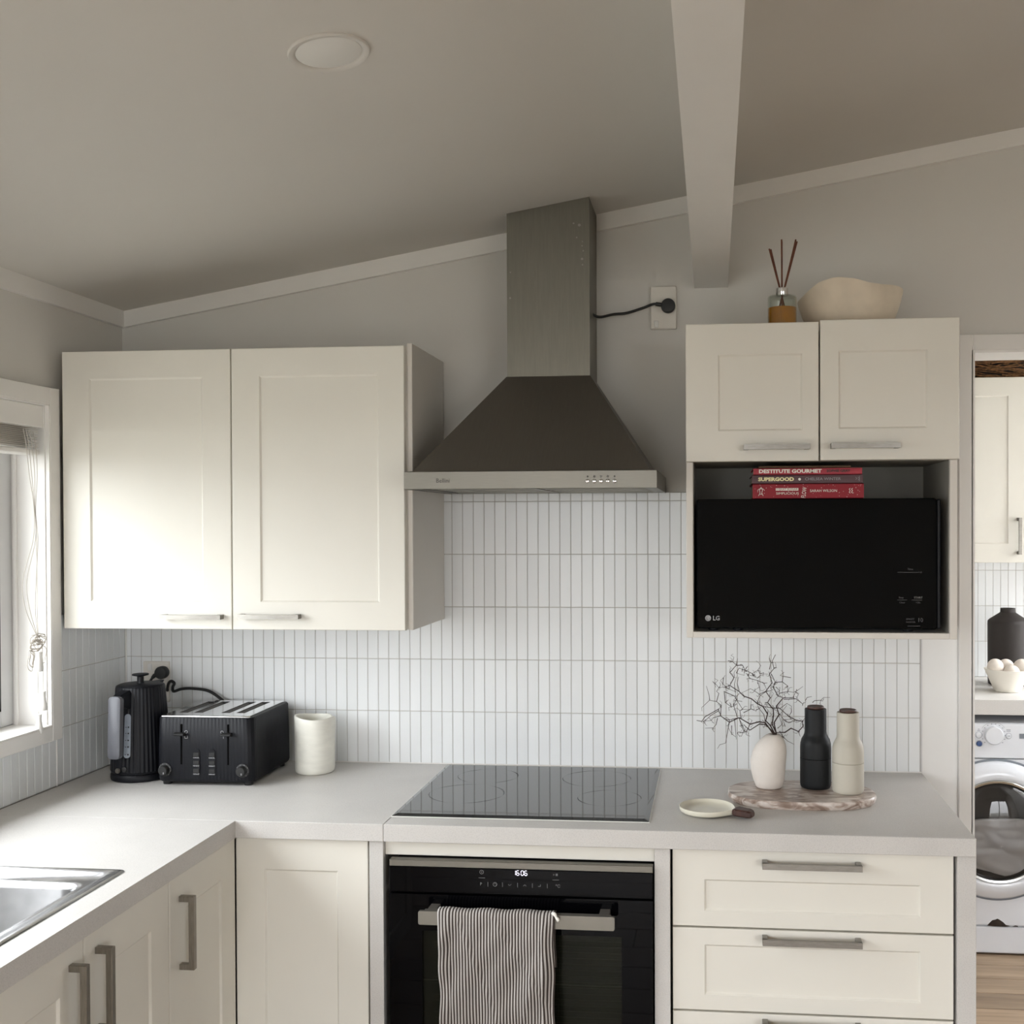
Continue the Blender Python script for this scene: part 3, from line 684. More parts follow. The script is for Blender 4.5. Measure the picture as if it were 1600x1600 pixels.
# ------------------------------------------------------------------ oven
o = empty('oven', (1.2585, -.3, .30), 'black glass built-in oven with a flat bar handle and a lit clock', 'oven')
OX0, OX1 = .9620, 1.5560; OY = -.610
bm = NB(); box(bm, OX0+.01, OX1-.01, -.592, -.03, .235, .817); ob('body', bm, 'dark', o)
bm = NB(); box(bm, OX0, OX1, OY, -.590, .8055, .8205, .001); ob('top_trim', bm, 'steel', o, label='steel strip along the top')
bm = NB(); box(bm, OX0, OX1, OY, -.590, .7480, .8050, .001); ob('control_panel', bm, 'bglass', o)
cpz = lambda z: (0, OY-.0006, z)
P = lambda x, z: (x, OY-.0006, z)
text('lettering', 'P', .0095, P(1.1695, .7705), 'greyprint', o)
text('lettering', '\u2103', .0095, P(1.3395, .7705), 'greyprint', o)
bm = NB()
def ringmark(bm, x, z, r, w):
    n = 24; a = [bm.verts.new((x+r*math.cos(2*PI*i/n), OY-.0007, z+r*math.sin(2*PI*i/n))) for i in range(n)]; b = [bm.verts.new((x+(r-w)*math.cos(2*PI*i/n), OY-.0007, z+(r-w)*math.sin(2*PI*i/n))) for i in range(n)]
    for i in range(n): bm.faces.new((a[i], a[(i+1) % n], b[(i+1) % n], b[i]))
def stroke(bm, pts, w=.0010, y=None):
    y = OY-.0007 if y is None else y
    for (x0, z0), (x1, z1) in zip(pts, pts[1:]):
        d = Vector((x1-x0, z1-z0)); d.normalize(); nx, nz = -d.y*w/2, d.x*w/2
        bm.faces.new([bm.verts.new(q) for q in ((x0+nx, y, z0+nz), (x1+nx, y, z1+nz), (x1-nx, y, z1-nz), (x0-nx, y, z0-nz))])
ringmark(bm, 1.1735, .7975, .0048, .0011); stroke(bm, [(1.1735, .7995), (1.1735, .7955)]); stroke(bm, [(1.1665, .7845), (1.1810, .7845)])
ringmark(bm, 1.2035, .7708, .0048, .0011); stroke(bm, [(1.2035, .7735), (1.2035, .7705)])
for x in (1.1875, 1.2205, 1.2545, 1.2880, 1.3215): stroke(bm, [(x, .7755), (x, .7655)])
stroke(bm, [(1.2335, .7718), (1.2368, .7690), (1.2401, .7718)]); stroke(bm, [(1.2675, .7690), (1.2708, .7718), (1.2741, .7690)])
stroke(bm, [(1.3010, .7690), (1.3060, .7690), (1.3060, .7735)], .0013)
stroke(bm, [(1.3345, .7975), (1.3375, .7960), (1.3345, .7945)]); stroke(bm, [(1.3415, .7990), (1.3415, .7935)], .0018); stroke(bm, [(1.3440, .7990), (1.3440, .7935)], .0018)
stroke(bm, [(1.3330, .7845), (1.3475, .7845)])
ob('symbols', bm, 'greyprint', o, kind='stuff')
bm = NB()
SEG = {'1': 'bc', '6': 'afgedc', '0': 'abcdef'}
def seg7(bm, ch, x, z, w, h, y):
    g = w*.12; L = {'a': ((x+g, z+h), (x+w-g, z+h)), 'g': ((x+g, z+h/2), (x+w-g, z+h/2)), 'd': ((x+g, z), (x+w-g, z)), 'f': ((x, z+h/2+g), (x, z+h-g)), 'b': ((x+w, z+h/2+g), (x+w, z+h-g)), 'e': ((x, z+g), (x, z+h/2-g)), 'c': ((x+w, z+g), (x+w, z+h/2-g))}
    for q in SEG[ch]: stroke(bm, list(L[q]), .0013, y)
CLK = (('1', 1.2445), ('6', 1.2525), ('0', 1.2625), ('6', 1.2705))
for ch, x in CLK: seg7(bm, ch, x, .7925, .0055, .0105, OY-.0007)
ob('clock_digits', bm, 'led', o, kind='stuff', label='lit clock reading 16 06')
bm = NB()
# door: glass frame with a window opening
plate2 = NB()
def vplate(bm, xs, zs, holes, y0, y1):
    vt = {}
    def V(i, j, k):
        if (i, j, k) not in vt: vt[(i, j, k)] = bm.verts.new((xs[i], (y0, y1)[k], zs[j]))
        return vt[(i, j, k)]
    cells = {(i, j) for i in range(len(xs)-1) for j in range(len(zs)-1)} - set(holes)
    for i, j in cells:
        bm.faces.new((V(i, j, 0), V(i+1, j, 0), V(i+1, j+1, 0), V(i, j+1, 0))); bm.faces.new((V(i, j, 1), V(i, j+1, 1), V(i+1, j+1, 1), V(i+1, j, 1)))
        for (di, dj), (p, q) in {(-1, 0): ((i, j), (i, j+1)), (1, 0): ((i+1, j), (i+1, j+1)), (0, -1): ((i, j), (i+1, j)), (0, 1): ((i, j+1), (i+1, j+1))}.items():
            if (i+di, j+dj) not in cells: bm.faces.new((V(*p, 0), V(*q, 0), V(*q, 1), V(*p, 1)))
plate2.free(); bm.free()
bm = NB(); vplate(bm, [OX0, 1.0370, 1.4870, OX1], [.240, .300, .6620, .7435], [(1, 1)], OY, -.5925); dr = ob('door', bm, 'bglass', o)
bm = NB(); box(bm, 1.0371, 1.4869, -.5965, -.5930, .300, .662); ob('oven_window', bm, 'ovenin', dr, label='olive-tinted inner window')
bm = NB()
for k in range(26): box(bm, 1.06+.10*(k % 3 == 1), 1.4869, -.5972, -.5967, .315+k*.0132, .3156+k*.0132)
for z in (.545, .42): box(bm, 1.0371, 1.4869, -.5985, -.5967, z, z+.0022)
ob('rack_lines', bm, 'ovenline', dr, kind='stuff')
bm = NB(); box(bm, 1.0371, 1.4869, -.6092, -.6065, .300, .662); ob('pane', bm, 'ovenglass', dr)
bm = NB(); loops(bm, [[(x, y, z) for x, z in rrect(1.0415, 1.4755, .6935, .7235, .004, 3)] for y in (-.660, -.6520)])
for x in (1.058, 1.440): box(bm, x, x+.022, -.652, OY+.001, .712, .7230, .001)
box(bm, 1.053, 1.467, -.652, -.6425, .7180, .7235, .001)
ob('handle', bm, 'handlegrey', dr)

# ------------------------------------------------------------------ tea towel over the oven handle
def towel():
    bm = NB(); uvl = bm.loops.layers.uv.new('UVMap')
    NX, X0, X1 = 56, 1.0875, 1.3440; rnd = random.Random(3)
    path = []                                       # (y, z, u distance)
    path += [(-.6365, .600+.1215*i/8) for i in range(8)]                   # back leg behind the bar
    path += [(-.6372, .7235), (-.6440, .7272), (-.6575, .7275), (-.6645, .7240)]
    path += [(-.6660-.0015*math.sin(i*.3), .7180-.0085*i) for i in range(42)]
    grid = []
    waves = [(rnd.uniform(4, 15), rnd.uniform(2, 12), rnd.uniform(0, 6.28), rnd.uniform(.0008, .0020)) for _ in range(9)]
    for j, (y, z) in enumerate(path):
        row = []; fr = max(0, j-11)/42
        for i in range(NX+1):
            u = i/NX; x = X0+(X1-X0)*u
            x += .006*fr*(0.4-u)*0 + .010*fr*(1-u)*0.9 + .003*fr*u + .0015*math.sin(z*50+u*3)*(u > .9 or u < .1)
            w = sum(a*math.sin(k1*u*2+k2*fr*2.2+ph+1.5*math.sin(3*fr+u*2)) for k1, k2, ph, a in waves)
            f = min(1, fr*4)
            fold = .009*math.exp(-((u-.93+.04*fr)/.030)**2)*f + .004*math.exp(-((u-.75-.1*fr)/.025)**2)*max(0, fr-.45)*2 + .004*math.exp(-((u-.05)/.03)**2)*f
            crease = .0034*math.exp(-((u-.15-fr*.55)/.02)**2)*(fr > .05) + .0032*math.exp(-((u-.95+fr*.35)/.018)**2)*(fr > .05)+.0030*math.exp(-((u-.45-fr*.9)/.02)**2)
            yy = y-(.004+w*1.1)*f*(j > 11) - (fold+crease)*(j > 11) - .005*fr
            if j <= 7: yy = y + .002*math.sin(u*9)
            row.append(bm.verts.new((x, yy, z+.0015*math.sin(u*7+1)*(fr > 0)*f+.0012*math.sin(u*19)*(8 <= j <= 11))))
        grid.append(row)
    for j in range(len(grid)-1):
        for i in range(NX):
            f = bm.faces.new((grid[j][i], grid[j][i+1], grid[j+1][i+1], grid[j+1][i]))
            for l, (a, b) in zip(f.loops, ((i, j), (i+1, j), (i+1, j+1), (i, j+1))): l[uvl].uv = (a/NX, b/len(grid))
    t = ob('tea_towel', bm, 'stripe', loc=(1.215, -.655, .37), smooth=True, angle=180, label='striped linen tea towel folded over the oven handle', cat='tea towel')
    md = t.modifiers.new('thick', 'SOLIDIFY'); md.thickness = .0016; md.offset = 1
    bm = NB(); tube(bm, spline([(1.3395, -.662, .7290), (1.3460, -.6655, .7275), (1.3500, -.668, .7215), (1.3540, -.670, .7175), (1.3520, -.672, .7150)], 5), .0032, 8, taper=lambda t: 1.0-.3*t+.4*math.sin(t*7)**2)
    ob('hanging_loop', bm, 'wprint', t, smooth=True)
towel()

# ------------------------------------------------------------------ microwave and cookbooks
m = empty('microwave', (1.939, -.2, 1.3105), 'black glass-fronted microwave filling the open shelf', 'microwave')
MX0, MX1, MY = 1.6495, 2.2195, -.335
bm = NB(); box(bm, MX0+.004, MX1+.010, MY+.022, -.03, 1.3230, 1.6270, .003); ob('body', bm, 'black', m)
bm = NB(); loops(bm, [[(x, MY+e, z) for x, z in rrect(MX0+i, MX1-i, 1.3190+i, 1.6325-i, .006, 4)] for e, i in ((.0205, .0), (.002, 0), (.0, .002))]); ob('door', bm, 'mwglass', m, smooth=True, angle=30)
bm = NB(); box(bm, MX1+.0005, MX1+.011, MY+.006, MY+.03, 1.3200, 1.6300, .003); ob('side_trim', bm, 'black', m)
for x in (MX0+.04, MX0+.10, MX1-.06):
    bm = NB(); lathe(bm, [(.012, 1.3106), (.013, 1.3230)], x, MY+.045, 16); ob('foot', bm, 'black', m)
bm = NB(); box(bm, MX0+.03, MX1-.03, MY+.026, MY+.04, 1.3165, 1.3228); ob('vent', bm, 'rubber', m)
PM = lambda x, z: (x, MY-.0006, z)
text('lettering', 'LG', .0150, PM(1.6880, 1.3430), 'silver', m, width=.0160, bold=.0003)
bm = NB(); lathe(bm, [(.0072, .0002), (.0072, .0006)], 1.6768, 1.3435, 28, axis='y'); lg = ob('emblem', bm, 'silver', m, T=Matrix.Translation((0, MY, 0)), label='round silver emblem')
bm = NB(); yq = MY-.0009
stroke(bm, [(1.6745, 1.3465), (1.6745, 1.3405), (1.6770, 1.3405)], .0007, yq)
arc = [(1.6768+.0050*math.cos(math.radians(a)), 1.3435+.0050*math.sin(math.radians(a))) for a in range(60, 365, 20)]; stroke(bm, arc+[(1.6785, 1.3435)], .0007, yq)
ob('emblem_lines', bm, 'ink', m)
for s, sz, x, z, mt_ in (('Stop', .0062, 2.1310, 1.3950, 'dimprint'), ('Clear', .0062, 2.1320, 1.3830, 'dimprint'), ('START', .0068, 2.1665, 1.3950, 'greyprint'), ('+30s', .0058, 2.1705, 1.3830, 'dimprint'), ('Time', .0065, 2.1510, 1.4630, 'dimprint'), ('SMART', .0062, 2.1480, 1.3435, 'dimprint'), ('INVERTER', .0048, 2.1480, 1.3365, 'dimprint'), ('10', .0140, 2.1740, 1.3410, 'dimprint')):
    text('lettering', s, sz, PM(x, z), mt_, m)
bm = NB()
for x0, x1, z in ((2.1270, 2.1500, 1.3893), (2.1610, 2.1850, 1.3893), (2.1510, 2.1810, 1.3270), (2.1280, 2.1800, 1.4555)): stroke(bm, [(x0, z), (x1, z)], .0010, MY-.0008)
stroke(bm, [(2.1815, 1.4555), (2.1845, 1.4555)], .003, MY-.0008)
ob('print_lines', bm, 'dimprint', m, kind='stuff')

def book(x0, x1, z0, z1, dep, cover, label, yf=-.329):
    b = empty('cookbook', ((x0+x1)/2, yf+dep/2, z0), label, 'book', 'cookbooks stacked on the microwave')
    bm = NB(); t = .0018
    rings = []
    prof = [(yf+dep, z0), (yf+.004, z0), (yf+.0008, z0+.0015), (yf, z0+(z1-z0)*.5), (yf+.0008, z1-.0015), (yf+.004, z1), (yf+dep, z1), (yf+dep, z1-t), (yf+.006, z1-t), (yf+.004, z0+(z1-z0)*.5), (yf+.006, z0+t), (yf+dep, z0+t)]
    loops(bm, [[(x, y, z) for y, z in prof] for x in (x0, x1)]); ob('cover', bm, cover, b)
    bm = NB(); box(bm, x0+.003, x1-.003, yf+.007, yf+dep-.004, z0+t+.0001, z1-t-.0001); ob('page_block', bm, 'pages', b)
    return b
B1 = book(1.7850, 2.0500, 1.6330, 1.6690, .205, 'bk_red', 'thick crimson cookbook lying flat directly on the microwave')
Y1 = -.3296
text('lettering', 'SARAH WILSON', .0090, (1.9220, Y1, 1.6515), 'wprint', B1, width=.0640)
text('lettering', 'SIMPLICIOUS', .0080, (1.8410, Y1, 1.6455), 'wprint', B1, width=.0540)
bm = NB(); box(bm, 1.8405, 1.8945, Y1-.0002, Y1+.0006, 1.6525, 1.6585); ob('title_band', bm, 'wprint', B1)
text('lettering', 'I QUIT SUGAR', .0060, (1.8425, Y1-.0003, 1.6555), 'bk_red', B1, width=.0500)
text('lettering', 'FLOW', .0150, (1.9085, Y1, 1.6475), 'wprint', B1, rot=(PI/2, -PI/2+.15, 0), align='CENTER', width=.026)
bm = NB()
rr = random.Random(5)
for _ in range(46):
    x, z = rr.uniform(1.79, 2.046), rr.uniform(1.6355, 1.6670); s = rr.uniform(.0004, .0011); bm.faces.new([bm.verts.new((x+s*math.cos(a), Y1, z+s*math.sin(a))) for a in (0.3, 1.9, 3.4, 5.0)])
ob('print_flecks', bm, 'wprint', B1, kind='stuff')
bm = NB()
stroke(bm, [(1.7990, 1.6400), (1.8030, 1.6470), (1.8015, 1.6550), (1.8055, 1.6610), (1.8090, 1.6550), (1.8070, 1.6470), (1.8105, 1.6400)], .0012, Y1)
stroke(bm, [(1.7965, 1.6530), (1.8010, 1.6570), (1.8100, 1.6570), (1.8140, 1.6530)], .001, Y1); stroke(bm, [(1.8030, 1.6440), (1.8070, 1.6440)], .0012, Y1)
for x in (2.0160, 2.0215): stroke(bm, [(x+.002, 1.6575), (x-.001, 1.6550), (x+.002, 1.6515), (x-.001, 1.6480), (x+.002, 1.6455)], .0013, Y1)
ob('spine_drawing', bm, 'wprint', B1, kind='stuff')
B2 = book(1.7835, 2.0480, 1.6694, 1.6905, .200, 'bk_plum', 'plum-grey cookbook, the middle one of the thick books')
text('lettering', 'SUPERGOOD', .0118, (1.7985, Y1, 1.6797), 'yprint', B2, width=.0860, bold=.0006)
text('lettering', 'CHELSEA WINTER', .0095, (1.9100, Y1, 1.6800), 'silver', B2, width=.0850)
bm = NB(); lathe(bm, [(.0032, .0), (.0032, .0004)], 1.8975, 1.6798, 16, axis='y'); ob('spine_dot', bm, 'wprint', B2, T=Matrix.Translation((0, Y1+.0002, 0)))
bm = NB(); stroke(bm, [(2.030, 1.684), (2.034, 1.681), (2.0305, 1.678)], .001, Y1); stroke(bm, [(2.0395, 1.687), (2.0395, 1.674)], .001, Y1); stroke(bm, [(2.036, 1.684), (2.0395, 1.681), (2.0365, 1.6765)], .0009, Y1); ob('publisher_mark', bm, 'silver', B2)
B3 = book(1.7870, 2.0460, 1.6909, 1.7070, .195, 'bk_pink', 'pink-red cookbook with bold white title, directly above the plum one')
text('lettering', 'DESTITUTE GOURMET', .0118, (1.8000, Y1, 1.6990), 'wprint', B3, width=.1500, bold=.0005)
text('lettering', 'SOPHIE GRAY', .0090, (1.9620, Y1, 1.6992), 'ink', B3, width=.0560, bold=.0003)
B4 = book(1.8000, 2.0200, 1.7073, 1.7130, .170, 'bk_tan', 'thin tan book on top of the cookbook stack', yf=-.322)

# ------------------------------------------------------------------ reed diffuser and stone bowl on the cabinet
d = empty('reed_diffuser', (1.8600, -.270, 2.0500), 'glass reed diffuser of amber oil with brown reeds on the cabinet', 'reed diffuser')
cx, cy = 1.8600, -.270
bm = NB(); lathe(bm, [(.0330, 2.0503), (.0358, 2.0530), (.0358, 2.1290), (.0340, 2.1325), (.0150, 2.1330), (.0140, 2.1345), (.0125, 2.1345), (.0125, 2.1315), (.0345, 2.1300), (.0351, 2.128), (.0351, 2.0560), (.0300, 2.0545)], cx, cy, 40); ob('bottle', bm, 'bottle', d, smooth=True)
bm = NB(); lathe(bm, [(.0335, 2.0562), (.0349, 2.0575), (.0349, 2.1035)], cx, cy, 36); ob('oil', bm, 'oil', d, smooth=True, label='amber oil')
bm = NB(); lathe(bm, [(.0148, 2.1340), (.0152, 2.1350), (.0152, 2.1520), (.0142, 2.1530), (.0095, 2.1530), (.0095, 2.1350)], cx, cy, 32); ob('collar', bm, 'chrome', d, smooth=True)
for (tx, tz, ty) in ((1.8285, 2.2500, -.275), (1.8330, 2.2515, -.262), (1.8590, 2.2730, -.270), (1.8600, 2.2700, -.262), (1.8935, 2.2715, -.272), (1.8970, 2.2680, -.266)):
    bm = NB(); dx = (tx-1.860)
    p0 = (1.860+dx*.15, -.268, 2.150); lo = (1.860-dx*.55, -.270-(ty+.27)*.5, 2.062)
    tube(bm, [lo, p0, (tx, ty, tz)], .0020, 8); ob('reed', bm, 'reed', d)
def stone_bowl():
    bm = NB(); cx, cy = 2.0300, -.205; n = 64; rings = []
    def rim(a):
        x = math.cos(a); f = math.sin(a)            # -f is the camera side
        back = 0.115 + .006*math.sin(2*a)
        front = .1180 + .0*x
        # profile along x of the near rim, from the photograph
        xs = [-1, -.62, -.33, 0, .28, .55, .82, 1]; hs = [.082, .112, .1195, .114, .1050, .1025, .1050, .1040]
        h = next((hs[i]+(hs[i+1]-hs[i])*(x-xs[i])/(xs[i+1]-xs[i]) for i in range(7) if xs[i] <= x <= xs[i+1]+1e-9), .1)
        return h
    outs = [(0.0, 0), (.40, .0), (.72, .0), (.78, .10), (.84, .28), (.91, .52), (.97, .78), (1.0, .97), (.995, 1.0), (.965, 1.0), (.93, .82), (.85, .50), (.70, .28), (.40, .16), (0, .13)]
    for k, t in outs:
        ring = []
        for i in range(n):
            a = 2*PI*i/n; R = 1+.03*math.sin(3*a+1)
            ring.append((cx+max(k, 1e-4)*.1300*R*math.cos(a), cy+max(k, 1e-4)*.1050*R*math.sin(a), 2.0503+t*rim(a)))
        rings.append(ring)
    loops(bm, rings)
    b = ob('stone_bowl', bm, 'bowl', loc=(cx, cy, 2.0503), smooth=True, angle=60, label='cream wavy-rimmed stone bowl on top of the cabinet', cat='bowl')
    bm = NB(); bmesh.ops.create_icosphere(bm, subdivisions=2, radius=.0022); ob('dark_speck', bm, 'ink', b, T=Matrix.Translation((1.986, -.2865, 2.0885)))
stone_bowl()

# ------------------------------------------------------------------ tray, vase, mills, spoon rest
def tray():
    bm = NB(); cx, cy = 1.9020, -.308; n = 72; rnd = random.Random(9); rings = []
    def sh(a, k):
        c, s = math.cos(a), math.sin(a)
        return cx+k*.178*math.copysign(abs(c)**.78, c), cy+k*.112*math.copysign(abs(s)**.80, s)
    for k, z in ((.965, .9003), (.985, .9040), (1.0, .9120), (.995, .9175), (.98, .9198)):
        rings.append([(*sh(2*PI*i/n, k+(rnd.uniform(-.007, .007) if .97 < k else 0)), z) for i in range(n)])
    loops(bm, rings)
    ob('marble_tray', bm, 'marble', loc=(cx, cy, .9), smooth=True, angle=35, label='oval brown-veined marble tray holding the vase and two mills', cat='tray')
tray()
def vase():
    bm = NB(); cx, cy = 1.8270, -.276; n = 40; rings = []
    prof = [(.0290, 0), (.0325, .003), (.0390, .020), (.0445, .042), (.0468, .066), (.0455, .088), (.0400, .106), (.0310, .120), (.0215, .1290), (.0150, .1325), (.0125, .1318), (.0135, .1250), (.025, .112)]
    for r, z in prof:
        t = z/.1325; off = .000 + .014*max(0, (t-.45))**1.2*2.0
        sq = 1.0 - .12*t
        rings.append([(cx-.001+off+r*math.cos(2*PI*i/n)*(1.0 if math.cos(2*PI*i/n) < 0 else sq*(.93 if t > .2 else 1)), cy+r*.9*math.sin(2*PI*i/n), .9200+z) for i in range(n)])
    loops(bm, rings, True, False)
    ob('vase', bm, 'vase', loc=(cx, cy, .92), smooth=True, angle=60, label='pale egg-shaped ceramic vase on the marble tray', cat='vase')
vase()
